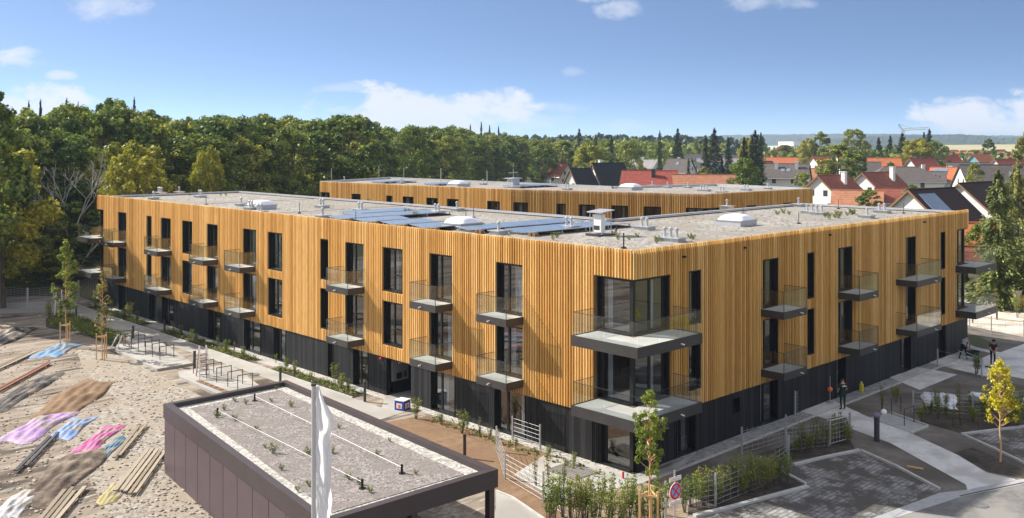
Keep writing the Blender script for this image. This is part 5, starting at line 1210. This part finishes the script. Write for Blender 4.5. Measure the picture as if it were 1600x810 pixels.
# wooden fence, far right
wf=empty('board_fence',(*gz(1552,478),0),0,'golden board fence between pale stone posts behind the sunny yard','fence')
o0=wf.location
pts=[gz(1470,452),gz(1506,461),gz(1552,476),gz(1590,486),gz(1660,502)]
for a,c in zip(pts,pts[1:]):
    L=math.hypot(c[0]-a[0],c[1]-a[1]); n=int(L/.16); b=MB()
    for k in range(n):
        t=(k+.5)/n; x=a[0]+(c[0]-a[0])*t-o0.x; y=a[1]+(c[1]-a[1])*t-o0.y; b.tone=rq.random(); b.box(x-.06,x+.06,y-.06,y+.06,.32,1.4+.06*math.sin(t*3.14))
    b.build('board_panel',toned('golden_boards',(.28,.15,.05),(.4,.24,.09),(.5,.33,.14)),wf,tone=True)
    b=MB(); b.bar((a[0]-o0.x,a[1]-o0.y,.15),(c[0]-o0.x,c[1]-o0.y,.15),.25,.3); b.build('plinth',M['kerb'],wf)
for p in pts:
    b=MB(); b.box(p[0]-o0.x-.25,p[0]-o0.x+.25,p[1]-o0.y-.25,p[1]-o0.y+.25,0,1.65); b.box(p[0]-o0.x-.3,p[0]-o0.x+.3,p[1]-o0.y-.3,p[1]-o0.y+.3,1.65,1.75); b.build('stone_post',WM['cream'],wf)

# ------------------------------------------------------------------ bollards, bike stands, ladders
bp=empty('path_bollard',(0,0,-30),0,'x','bollard'); b=MB(); b.tube((0,0,0),(0,0,1.02),.075,n=14); b.build('post',M['steel_dark'],bp); b=MB(); b.tube((0,0,1.02),(0,0,1.06),.085,n=14); b.build('cap',M['black'],bp)
for i,(px,py,s,l) in enumerate(((570,628,1,'dark cylindrical bollard at the entrance end of the planted strip'),(257,521,1,'dark bollard at the tip of the middle planted strip'),(208,532,1,'dark bollard right behind the first bike stand platform'),(304,579,1.15,'tall dark bollard beside the striped stepladder'),(438,603,1,'dark bollard peeping over the rear roof edge of the shed'),(119,498,1,'bollard at the far left bed near the staked olive tree'),(726,716,1,'short dark bollard beside the right roof edge of the shed'))):
    o=bp if i==0 else clone(bp); o.location=(*gz(px,py),.012); o.scale=(s,s,s); o['label']=l; o['group']='bollards along the footpath'
g=gz(1370,690); bo=empty('path_bollard',(g[0],g[1],.02),0,'thick dark bollard draped with a purple strap and white helmet beside the right path','bollard')
b=MB(); b.tube((0,0,0),(0,0,1.3),.13,n=16); b.build('post',M['steel_dark'],bo); b=MB(); b.ball((0,0,1.26),.19,1.2,1,.7,10,6); b.build('strap_bundle',mat('purple_grey_cloth',(.14,.13,.2),(.2,.19,.26),scale=5),bo)
hx,hy=gz(1378,690); b=MB(); b.ball((g[0]+.28,g[1]-.22,1.42),.15,1,1,1,12,8); tag(b.build('white_helmet',M['white'],smooth=True),'white round helmet resting on the thick draped bollard','helmet')
def platform(name,poly,label):
    b=MB(); b.prism(poly,.0,.16); return tag(b.build(name,M['path']),label,'platform',kind='structure')
platform('bike_platform',[(-7.1,32.9),(-4.7,32.9),(-3.3,41.5),(-3.1,46),(-6.0,42.2),(-6.8,40.5)],'x')
platform('bike_platform',[(-7.2,23.5),(-4.6,24.0),(-3.1,31),(-6.4,31.4),(-6.9,30.0)],'x')
hp=empty('bike_stand',(0,0,-30),0,'x','bike stand'); b=MB(); b.tube((0,0,0),(0,0,.85),.025); b.build('leg',M['steel_dark'],hp); b=MB(); b.tube((.95,0,0),(.95,0,.85),.025); b.build('leg',M['steel_dark'],hp); b=MB(); b.tube((-.02,0,.85),(.97,0,.85),.025); b.build('top_rail',M['steel_dark'],hp)
first=True
GA='dark bike hoops on the rear platform'; GB='dark bike hoops on the platform behind the shed'
for i,y in enumerate((35.3,36.5,37.6,38.8,40.0,41.1,42.3)):
    o=hp if i==0 else clone(hp); o.location=(-5.87,y,.16); o['label']='dark steel bike hoop in the row on the rear platform by the bed'; o['group']=GA
for i,y in enumerate((30.2,28.4,27.1,25.7,24.5,29.4)):
    o=clone(hp); o.location=(-5.95,y,.16); o['label']='dark steel bike hoop in the row on the platform next to the stepladder'; o['group']=GB
for i,(px,py) in enumerate(((1393,648),(1413,666))):
    o=clone(hp); o.location=(*gz(px,py),.02); o.scale=(1,1,1.0); o.rotation_euler=(0,0,R_(-5)); o['label']=('bike hoop at the right path, the one closer to the facade','bike hoop at the right path, the one closer to the parking pavers')[i]; o['group']='bike hoops by the right path'
b=MB(); a=gz(330,590); 
for k in range(6): b.box(-6.75,-6.45,24.6+k*.62,25.1+k*.62,.165,.2)
tag(b.build('drain_grate',M['soil_brown']),'long rusty drain grate lying on the platform edge beside the bike hoops','grate')
# stepladders
def ladder(name,loc,rz,h,label):
    o=empty(name,(*loc,.16),rz,label,'stepladder','stepladders on the site')
    for s in (-1,1):
        b=MB()
        for q in (-.25,.25): b.bar((s*.55,q*1.2,0),(s*.04,q*.8,h),.05,.07)
        b.build('side_rails',M['white'] if s<0 else mat('pinkish_rail',(.5,.3,.27),rough=.6),o)
        b=MB()
        for k in range(1,int(h/.28)):
            t=k*.28/h; x=s*(.55-.51*t); b.bar((x,-.25,k*.28),(x,.25,k*.28),.07,.03)
        b.build('rungs',M['steel_dark'],o)
    return o
ladder('stepladder',gz(317,594),R_(75),1.95,'white and reddish A-frame stepladder with dark rungs beside the near bike stands')
ladder('stepladder',gz(92,494),R_(70),2.0,'white A-frame stepladder with dark rungs by the far left tree')
ladder('stepladder',gz(188,546),R_(20),.85,'low step frame at the left end of the rear bike platform')
# boxes, lamps and site items near the entrances
def thingbox(name,px,py,w,h,mats,label,cat):
    x,y=gz(px,py); o=empty(name,(x,y,.02),.3,label,cat); b=MB(); b.box(-w/2,w/2,-w/2,w/2,0,h); b.build('body',mats[0],o)
    b=MB(); b.box(-w/2-.01,w/2+.01,-w/2-.01,w/2+.01,h,h+.04); b.box(-w/2-.012,-w/2,-w*.3,w*.3,h*.2,h*.75); b.box(-w*.3,w*.3,-w/2-.012,-w/2,h*.2,h*.75); b.build('lid_and_print',mats[1],o)
    b=MB(); b.ball((-w/2-.012,0,h*.45),w*.16,.2,1,1); b.build('printed_dot',mats[2],o); b=MB(); b.ball((0,-w/2-.012,h*.45),w*.16,1,.2,1); b.build('printed_dot',mats[2],o); return o
thingbox('toy_box',629,640,.62,.5,(M['blue'],M['white'],M['orange']),'small blue box with white and orange print on the paving by the entrance','box')
x,y=gz(1297,630); o=empty('warning_lamp',(x,y,.02),0,'orange warning lamp glowing on a thin stand beside the dark doorway','lamp'); b=MB(); b.tube((0,0,0),(0,0,1.5),.02); b.tube((0,0,0),(0,0,.05),.2,n=10); b.build('stand',M['zinc'],o); b=MB(); b.ball((0,0,.75),.14,n=12,m=8); b.build('lens',M['orange'],o,smooth=True)
x,y=gz(1346,612); o=empty('soap_bottle',(x,y,.02),0,'yellow upright canister on the gravel strip below the black wall','canister'); b=MB(); b.tube((0,0,0),(0,0,.38),.13,n=12); b.tube((0,0,.38),(0,0,.5),.13,.05,n=12); b.build('body',M['yellow'],o); b=MB(); b.tube((0,0,.5),(0,0,.56),.05,n=10); b.build('cap',M['white'],o)
def thin(name,p,q,w,h,m,label,cat):
    b=MB(); b.bar(p,q,w,h); return tag(b.build(name,m),label,cat)
a=gz(1483,553); thin('leaning_board',(a[0],a[1],.02),(a[0]-.3,a[1]+1.2,2.0),.14,.05,M['white'],'pale board leaning against the black wall near the two workers','board')
a=gz(1540,574); c=gz(1558,578); thin('black_plank',(*a,.06),(*c,.06),.14,.06,M['black'],'black plank lying on the upper path before the workers','plank')
a=gz(1417,731); c=gz(1443,735); thin('fallen_stick',(*a,.06),(*c,.06),.08,.06,M['wood'],'pale wooden post lying in the dug earth beside the path','post')
a=gz(985,748); b=MB(); b.tube((a[0]-.25,a[1]+.2,.02),(a[0]-.25,a[1]+.2,.3),.05); tag(b.build('red_canister',M['red']),'tiny red canister on the corner doorstep','canister')
# white plastic sheet and rubble bag by the shrubs
def heap(name,cx,cy,rx,ry,h,rz,m,label,cat,seed,rough=.25,n=18):
    rnd=random.Random(seed); b=MB(); c,s=math.cos(rz),math.sin(rz); ph=[rnd.uniform(0,6.28) for _ in range(6)]
    g=[]
    for j in range(n+1):
        row=[]
        for i in range(n+1):
            u=-1+2*i/n; v=-1+2*j/n; r=min(1,math.hypot(u,v)) if True else 0
            k=max(0,1-(abs(u)**2.6))*max(0,1-(abs(v)**2.6))
            z=h*(k**.6)*.62*(1+rough*.6*(math.sin(5*u+ph[0])*math.cos(4*v+ph[1])+.6*math.sin(11*u+ph[2]+3*v)+.5*math.sin(13*v+ph[3]))) 
            x=rx*u*(1+.10*math.sin(3*v+ph[4])); y=ry*v*(1+.12*math.sin(4*u+ph[5])); row.append(b.V((c*x-s*y,s*x+c*y,max(.0,z)+.01)))
        g.append(row)
    for j in range(n):
        for i in range(n): b.fi([g[j][i],g[j][i+1],g[j+1][i+1],g[j+1][i]])
    return tag(b.build(name,m,loc=(cx,cy,.01),smooth=True),label,cat)
sheet=mat('white_plastic_sheet',(.62,.65,.68),(.75,.77,.8),scale=2,rough=.35)
x,y=gz(1468,626); heap('plastic_sheet',x,y,1.6,.9,.28,.4,sheet,'crumpled white plastic sheet lying among the dark shrubs','sheet',3,.5)
for i,(px,py,s) in enumerate(((1523,617,.5),(1600,625,.5),(1455,550,.35))):
    x,y=gz(px,py); heap('paper_scrap',x,y,s,s*.6,.12,.2,sheet,('small pale scrap beside the plastic sheet','pale scrap at the right edge near the yellow tree','pale scrap by the foot of the black wall')[i],'scrap',9+i)
# ---- left foreground site clutter (blurred in the photograph): tarps, boards, sacks, earth
def tarpmat(n,c,c2): return mat(n,c,c2,scale=1.2,rough=.55,stretch=(1,1,1),detail=3)
SD=R_(50)
site=[('tarpaulin',90,548,2.3,.9,.28,('tarp_blue',(.12,.26,.46),(.2,.36,.56)),'light blue tarp lying over a low stack near the far end of the site'),
('tarpaulin',58,668,2.6,.9,.26,('tarp_violet',(.34,.20,.42),(.48,.33,.55)),'violet-pink tarp spread on the ground, middle left'),
('tarpaulin',112,670,1.9,.6,.2,('tarp_sky',(.15,.24,.45),(.24,.34,.55)),'bright blue tarp lying right of the violet one'),
('tarpaulin',155,686,2.2,.5,.18,('tarp_magenta',(.42,.07,.24),(.52,.16,.33)),'magenta tarp strip in the middle of the site'),
('tarpaulin',172,702,1.9,.3,.1,('tarp_teal',(.04,.12,.18),(.06,.17,.24)),'narrow dark teal sheet below the magenta tarp'),
('tarpaulin',30,788,1.6,.6,.22,('tarp_white',(.42,.42,.42),(.52,.52,.52)),'white-grey sheet crumpled on the ground at the lower left'),
('tarpaulin',178,770,1.3,.4,.12,('tarp_ochre',(.30,.25,.08),(.38,.32,.12)),'ochre yellow tarp near the lower left centre'),
('tarpaulin',5,528,3.6,1.3,.5,('shadow_black',(.02,.02,.025),(.04,.04,.045)),'black heap standing in for a dark shadow at the far left'),  # dark shadow on the ground built as a low black heap
('earth_heap',120,622,3.8,1.2,.35,None,'low brown earth heap in the middle of the site'),
('earth_heap',40,612,4.2,.7,.25,('tarp_dk',(.05,.05,.055),(.10,.10,.105)),'long dark strip of earth left of the brown heap'),
('earth_heap',100,745,3.4,1.0,.3,('dk_earth',(.07,.05,.038),(.13,.10,.075)),'dark brown earth heap at the lower left')]
clod=random.Random(99)
for i,(nm,px,py,rx,ry,h,mm,l) in enumerate(site):
    x,y=gz(px,py)
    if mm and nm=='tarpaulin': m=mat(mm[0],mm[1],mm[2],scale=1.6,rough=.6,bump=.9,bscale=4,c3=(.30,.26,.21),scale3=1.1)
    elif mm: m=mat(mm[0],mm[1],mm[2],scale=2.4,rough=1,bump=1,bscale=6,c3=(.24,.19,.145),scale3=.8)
    else: m=M['soil_brown']
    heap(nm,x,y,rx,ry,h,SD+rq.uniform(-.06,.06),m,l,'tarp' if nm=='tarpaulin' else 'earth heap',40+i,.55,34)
def plank_stack(px,py,L,n,layers,m,label,wd=.22):
    x,y=gz(px,py); o=empty('board_stack',(x,y,.01),SD+rq.uniform(-.12,.12),label,'board stack','board stacks on the site')
    for q in range(layers):
        b=MB()
        for k in range(n):
            s=rq.uniform(-.35,.35); e=rq.uniform(-.05,.05); b.tone=rq.random(); b.bar((-L/2+s,(k-n/2+.5)*wd-e,.125+q*.07),(L/2+s,(k-n/2+.5)*wd+e,.125+q*.07),wd*rq.uniform(.6,.8),.05)
        b.build('board_layer',m,o,tone=True)
    b=MB()
    for xx in (-L*.35,0,L*.35): b.box(xx-.06,xx+.06,-n/2*wd,n/2*wd,0,.1)
    b.build('bearers',M['wood'],o)
wp=toned('weathered_boards',(.20,.165,.12),(.30,.25,.185),(.40,.345,.27),grain=(2,8,8)); wr=toned('reddish_boards',(.20,.08,.06),(.27,.12,.085),(.33,.17,.12),grain=(2,8,8)); wdk=toned('dark_boards',(.04,.045,.05),(.07,.07,.08),(.10,.1,.11),grain=(2,8,8))
for a in ((222,738,5.5,5,1,wp,'row of weathered boards beside the plum shed wall'),(18,568,6,3,1,wp,'thin weathered boards by the black shadow heap'),(40,590,7,2,1,wr,'long reddish boards behind the dark strip'),(205,690,5.,2,1,wp,'pale boards lying right of the magenta tarp'),(90,800,4.5,4,1,wp,'weathered boards at the bottom left corner'),(60,708,5,2,1,wdk,'dark thin boards under the violet tarp')):
    plank_stack(*a)
# small debris and clods all over the site: uncountable
bd=MB()
for _ in range(2600):
    px=clod.uniform(-40,330); py=clod.uniform(540,850); x,y=gz(px,py)
    if x>-8.2: continue
    sc=clod.uniform(.02,.09); bd.tone=clod.random(); bd.ball((x,y,sc*.3),sc,1,clod.uniform(.5,1.6),.5,5,3)
tag(bd.build('site_rubble',toned('site_clods',(.16,.125,.095),(.30,.25,.19),(.46,.41,.34)),tone=True),'scattered clods and small rubble over the trampled site','rubble',kind='stuff')
# stones on the rubble
bs_=MB(); rr=random.Random(12)
for _ in range(520):
    px=rr.uniform(190,330); py=rr.uniform(560,800)
    x,y=gz(px,py)
    if inside(x,y,[(-8.3,15),(-7.0,41),(-8.5,43),(-10.5,36),(-11.5,28),(-16.3,22),(-18.2,12),(-19.0,0)]): s=rr.uniform(.03,.10); bs_.tone=rr.random(); bs_.ball((x,y,s*.2),s,1,rr.uniform(.5,1),.5,6,4)
tag(bs_.build('rubble_stones',toned('stone_tones',(.22,.18,.14),(.40,.35,.28),(.56,.52,.46)),tone=True),'loose stones scattered over the sandy rubble strip','rubble',kind='stuff')

# ------------------------------------------------------------------ flagpole with hanging white flag
x,y=at(490,22.); fp=empty('flagpole',(x,y,0),0,'tall pale flagpole rising before the gravel roof of the shed','flagpole')
ht=zat(603,22.)
b=MB(); b.tube((0,0,0),(0,0,ht),.058,.05,n=16); b.build('pole',mat('pale_pole',(.5,.52,.54),rough=.35,metal=.3),fp)
b=MB(); b.tube((0,0,ht),(0,0,ht+.05),.06,n=16); b.build('pole_cap',M['steel_dark'],fp)
fm=leafmat('white_flag_cloth',(.78,.78,.80),(.82,.82,.83),(.86,.86,.86),trans=.55,objr=.0)
b=MB(); nu,nv=16,60; rfl=random.Random(6); RX=Vector((RV[0],RV[1],0)); DX=Vector((DV[0],DV[1],0)); H0=ht-.05; H1=5.2
# outline: distance of free edge from the pole at each height (from the picture)
ol=[(603,.06),(620,.20),(640,.39),(655,.45),(675,.40),(700,.36),(740,.37),(770,.35),(800,.33),(860,.28)]
def ow(py):
    for (a,wa),(c,wc) in zip(ol,ol[1:]):
        if a<=py<=c: return wa+(wc-wa)*(py-a)/(c-a)
    return .3
g=[]
for j in range(nv+1):
    py=604+(860-604)*j/nv; z=zat(py,22.); row=[]
    for i in range(nu+1):
        u=i/nu; wdt=ow(py); fold=.10*math.sin(u*6.5+j*.09)*(.2+u)+.045*math.sin(u*11-j*.21+1.3*math.sin(j*.17))+.04*math.sin(j*.41+u*7)*u+.02*math.sin(j*.9-u*13)
        p=RX*(.055+wdt*u+.012*math.sin(j*.4+i))+DX*(-fold-.05*u); row.append(b.V((p.x,p.y,z-(.08*u*math.sin(j*.2)))))
    g.append(row)
for j in range(nv):
    for i in range(nu): b.fi([g[j][i],g[j][i+1],g[j+1][i+1],g[j+1][i]])
fl=b.build('flag',fm,loc=(x,y,0),smooth=True); tag(fl,'limp white flag hanging in folds from the flagpole','flag')
# ------------------------------------------------------------------ no-stopping sign
sx,sy=at(1054,34.); ang=math.atan2(RV[1],RV[0])+R_(38)
sg=empty('traffic_sign',(sx,sy,0),ang,'round no-stopping sign with red cross between two white plates on a thin post','traffic sign')
b=MB(); b.tube((0,0,0),(0,0,2.85),.03,n=10); b.build('post',M['zinc'],sg)
def disc(r,y0,y1,z,m,name,par,n=32,rin=None):
    b=MB()
    a=[(r*math.cos(2*math.pi*k/n),r*math.sin(2*math.pi*k/n)) for k in range(n)]
    f0=[b.V((p[0],y0,z+p[1])) for p in a]; f1=[b.V((p[0],y1,z+p[1])) for p in a]; b.fi(f0); b.fi(f1[::-1])
    for k in range(n): b.fi([f0[k],f1[k],f1[(k+1)%n],f0[(k+1)%n]])
    return b.build(name,m,par)
redm=mat('sign_red',(.62,.01,.03),rough=.4); bluem=mat('sign_blue',(.20,.33,.62),rough=.4)
zc=2.12
dsk=disc(.30,-.05,-.035,zc,M['white'],'disc',sg); disc(.285,-.056,-.0505,zc,redm,'red_ring',dsk); disc(.215,-.062,-.0565,zc,bluem,'blue_field',dsk)
b=MB()
for s,yo in ((1,.002),(-1,.0)): b.bar((-.17,-.065-yo,zc-.17*s),(.17,-.065-yo,zc+.17*s),.004,.06)
b.build('red_cross',redm,dsk)
for z0 in (zc+.36,zc-.50):
    b=MB(); b.box(-.30,.30,-.05,-.035,z0,z0+.16); pl=b.build('plate',M['white'],sg)
    b=MB(); b.box(-.29,.29,-.053,-.0505,z0+.01,z0+.022); b.box(-.29,.29,-.053,-.0505,z0+.138,z0+.15)
    b.build('plate_border',redm,pl)
# the plates' lettering is too small to read in the photograph: a faint row of strokes
for z0 in (zc+.40,zc-.46):
    b=MB(); b.box(-.22,.22,-.0545,-.0535,z0+.02,z0+.045); b.build('plate_lettering',M['zinc'],sg)
# leaning white stakes near the sign
for i,(px,d,h) in enumerate(((1040,35.2,1.4),(1128,33,0))):
    if h: 
        x,y=at(px,d); b=MB(); b.tube((x,y,0),(x,y,h),.045,n=8); tag(b.build('marker_post',M['zinc']),'pale marker post between the staked tree and the sign','post')

# ------------------------------------------------------------------ people
def person(label,px,py,face,joints,shirt,pants,arms_bare,scale=1.,cap=None,extra=None,armglove=None):
    """joints in a body frame: x right, y forward, z up; face = heading of forward in degrees"""
    x,y=gz(px,py); me=bpy.data.meshes.new('person'); J=joints
    names=['pelvis','chest','neck','head','crown','shR','elR','wrR','shL','elL','wrL','hipR','knR','anR','toR','hipL','knL','anL','toL']
    rad={'pelvis':.155,'chest':.165,'neck':.062,'head':.095,'crown':.085,'shR':.075,'elR':.047,'wrR':.033,'shL':.075,'elL':.047,'wrL':.033,'hipR':.098,'knR':.062,'anR':.045,'toR':.045,'hipL':.098,'knL':.062,'anL':.045,'toL':.045}
    edges=[('pelvis','chest'),('chest','neck'),('neck','head'),('head','crown'),('chest','shR'),('shR','elR'),('elR','wrR'),('chest','shL'),('shL','elL'),('elL','wrL'),('pelvis','hipR'),('hipR','knR'),('knR','anR'),('anR','toR'),('pelvis','hipL'),('hipL','knL'),('knL','anL'),('anL','toL')]
    V=[Vector(J[n]) for n in names]; idx={n:i for i,n in enumerate(names)}; R=[rad[n] for n in names]; E=[(idx[a],idx[c]) for a,c in edges]
    for s in ('R','L'):
        w=Vector(J['wr'+s]); e=Vector(J['el'+s]); d=(w-e).normalized(); sd=d.cross(Vector((0,1,0)) if abs(d.y)<.9 else Vector((1,0,0))).normalized()
        V.append(w+d*.07); R.append(.034); pi=len(V)-1; E.append((idx['wr'+s],pi))
        for k,(o,l) in enumerate(((-.03,.075),(-.01,.088),(.01,.084),(.03,.066))):
            V.append(w+d*(.07+l*.5)+sd*o*1.2); R.append(.0095); V.append(w+d*(.07+l)+sd*o*1.2+Vector((0,.0,-.012))); R.append(.008); E.append((pi,len(V)-2)); E.append((len(V)-2,len(V)-1))
        V.append(w+d*.06+sd*.055); R.append(.011); E.append((pi,len(V)-1))
    me.from_pydata([tuple(v) for v in V],E,[]); o=bpy.data.objects.new('person',me); COL.objects.link(o)
    sk=o.modifiers.new('skin','SKIN'); ss=o.modifiers.new('sub','SUBSURF'); ss.levels=1; ss.render_levels=1
    for i,r in enumerate(R): me.skin_vertices[0].data[i].radius=(r,r*.82 if i<2 else r)
    me.skin_vertices[0].data[0].use_root=True
    dg=bpy.context.evaluated_depsgraph_get(); nm=bpy.data.meshes.new_from_object(o.evaluated_get(dg)); o.modifiers.clear(); o.data=nm; nm.name='person'
    for m in (M['skin'],shirt,pants,M['hair'],M['black']): nm.materials.append(m)
    def near(c):
        best=None
        for a,b_ in edges:
            A_,B_=Vector(J[a]),Vector(J[b_]); ab=B_-A_; t=max(0,min(1,(c-A_).dot(ab)/ab.length_squared)); dd=(c-(A_+ab*t)).length-.5*(rad[a]+rad[b_])
            if best is None or dd<best[0]: best=(dd,a,b_,t)
        return best
    for p in nm.polygons:
        c=p.center; _,a,b_,t=near(c); mi=1
        if a in('neck','head') or (a=='chest' and b_=='neck' and t>.8): mi=0; 
        if a=='head' and (t>.6 or c.y<Vector(J['head']).y-.02): mi=3
        if a.startswith('el') or b_.startswith('wr'): mi=0
        if a.startswith('sh') : mi=1 if (t<.75) else 0
        if a.startswith(('hip','kn')) or (a=='pelvis' and (b_.startswith('hip') or t<.18)): mi=2
        if a.startswith('an'): mi=4
        p.material_index=mi; p.use_smooth=True
    # anything past the wrists is hand
    for s in ('R','L'):
        w=Vector(J['wr'+s])
        for p in nm.polygons:
            if (p.center-w).length<.17 and (p.center-Vector(J['el'+s])).length>(w-Vector(J['el'+s])).length-.02: p.material_index=0
    o.location=(x,y,.02); o.scale=(scale,)*3; o.rotation_euler=(0,0,R_(face)-math.pi/2)
    tag(o,label,'person')
    hd=Vector(J['head']); b=MB(); f=Vector((0,1,0))
    b.ball(hd+Vector((0,.095,.0)),.02,1,1.3,1.2,6,4); 
    for s in (-1,1): b.ball(hd+Vector((s*.098,0,0)),.025,.5,1,1.3,6,4)
    b.build('face_features',M['skin'],o)
    b=MB()
    for s in (-1,1): b.ball(hd+Vector((s*.034,.09,.03)),.012,1,1,1,6,4)
    b.ball(hd+Vector((0,.088,-.045)),.02,1.2,.5,.4,6,4); b.build('eyes_and_mouth',M['hair'],o)
    if cap:
        b=MB(); c=Vector(J['crown']); b.ball(c+Vector((0,-.005,-.01)),.112,1,1.08,.75,12,8); b.box(c.x-.08,c.x+.08,c.y+.08,c.y+.19,c.z-.04,c.z-.02); b.build('cap',cap,o)
    if extra: extra(o,J)
    return o
stand={'pelvis':(0,0,.95),'chest':(0,.02,1.32),'neck':(0,.02,1.50),'head':(0,.05,1.63),'crown':(0,.04,1.73),'shR':(.19,.02,1.42),'elR':(.25,.02,1.14),'wrR':(.20,.2,.98),'shL':(-.19,.02,1.42),'elL':(-.25,.02,1.14),'wrL':(-.18,.2,.98),'hipR':(.10,0,.88),'knR':(.11,.03,.48),'anR':(.11,0,.08),'toR':(.13,.17,.05),'hipL':(-.10,0,.88),'knL':(-.11,.03,.48),'anL':(-.11,-.02,.08),'toL':(-.13,.15,.05)}
def print_back(o,J):
    b=MB(); b.box(-.14,.14,-.165,-.16,1.33,1.37); b.box(-.03,.03,-.165,-.16,1.37,1.42); b.build('back_print',M['white'],o)
camaz=math.degrees(math.atan2(DV[1],DV[0]))
person('worker in dark green clothes with white back print standing behind the gate',1317,641,camaz+10,stand,M['cloth_green'],M['cloth_green'],True,.97,None,print_back)
walk=dict(stand); walk.update({'pelvis':(0,-.02,.93),'chest':(0,.10,1.28),'neck':(0,.16,1.45),'head':(0,.22,1.57),'crown':(0,.24,1.67),'shR':(.19,.1,1.38),'elR':(.22,.2,1.12),'wrR':(.08,.38,.92),'shL':(-.19,.1,1.38),'elL':(-.24,.16,1.12),'wrL':(-.04,.36,.98),'knR':(.13,.16,.48),'anR':(.14,.12,.08),'toR':(.16,.28,.05),'knL':(-.14,-.02,.48),'anL':(-.16,-.22,.08),'toL':(-.17,-.06,.05)})
def gloves(o,J):
    for s in 'RL':
        w=Vector(J['wr'+s]); e=Vector(J['el'+s]); d=(w-e).normalized(); b=MB(); b.tube(w-d*.05,w+d*.06,.045,.05,n=10); b.build('glove',M['red'],o)
person('worker in black clothes and cap stepping along the upper path with red gloves',1551,570,camaz+170,walk,M['cloth_black'],M['cloth_black'],True,.97,M['cloth_black'],gloves)
bend=dict(walk); bend.update({'chest':(0,.2,1.22),'neck':(0,.32,1.36),'head':(0,.42,1.43),'crown':(0,.47,1.52),'shR':(.19,.24,1.28),'elR':(.24,.34,1.02),'wrR':(.14,.5,.86),'shL':(-.19,.24,1.28),'elL':(-.24,.36,1.02),'wrL':(-.14,.52,.84)})
pr=person('worker in grey T-shirt and red gloves leaning over a wheelbarrow',1505,562,camaz-60,bend,M['shirt_grey'],M['cloth_black'],True,.97,None,gloves)
# wheelbarrow
x,y=gz(1514,565); wb=empty('wheelbarrow',(x,y,.02),R_(camaz-60),'dark wheelbarrow in front of the grey-shirted worker','wheelbarrow')
b=MB(); i0=[(.1,-.22),(.65,-.18),(.65,.18),(.1,.22)]; o1=[(-.05,-.32),(.85,-.3),(.85,.3),(-.05,.32)]
a=[b.V((*p,.32)) for p in i0]; c=[b.V((*p,.62)) for p in o1]; b.fi(a)
for k in range(4): b.fi([a[k],a[(k+1)%4],c[(k+1)%4],c[k]])
b.build('tray',M['cloth_green'],wb)
b=MB()
for s in (-1,1): b.tube((-.7,s*.28,.72),(.3,s*.24,.34),.018); b.tube((.3,s*.24,.34),(.9,s*.05,.2),.018); b.tube((.05,s*.24,.4),(.0,s*.26,.0),.018)
b.build('handles',M['zinc'],wb)
b=MB(); n=14
for k in range(n):
    t0,t1=2*math.pi*k/n,2*math.pi*(k+1)/n; b.tube((.9+.17*math.cos(t0),0,.19+.17*math.sin(t0)),(.9+.17*math.cos(t1),0,.19+.17*math.sin(t1)),.035)
b.build('wheel',M['black'],wb)

# ------------------------------------------------------------------ haze
b=MB(); b.box(CX-7200,CX+7200,CY-7200,CY+7200,-1.5,72)
hz_=b.build('haze',None) if False else None
hmn=bpy.data.materials.new('haze_air'); hmn.use_nodes=True; nt=hmn.node_tree; nt.nodes.clear(); pv=N(nt,'ShaderNodeVolumePrincipled'); pv.inputs['Color'].default_value=(.62,.80,1,1); pv.inputs['Density'].default_value=.00016; pv.inputs['Anisotropy'].default_value=.2
o=N(nt,'ShaderNodeOutputMaterial'); nt.links.new(pv.outputs[0],o.inputs['Volume'])
hz_=b.build('haze',hmn); tag(hz_,'thin blue summer haze over the whole scene','haze',kind='stuff')
for k in list(protos)+[]:
    if k not in used:
        p=protos[k]
        for ch in list(p.children): bpy.data.objects.remove(ch)
        bpy.data.objects.remove(p)
for i,p in enumerate(SP):
    if i not in spu: p.location=(0,0,-40)
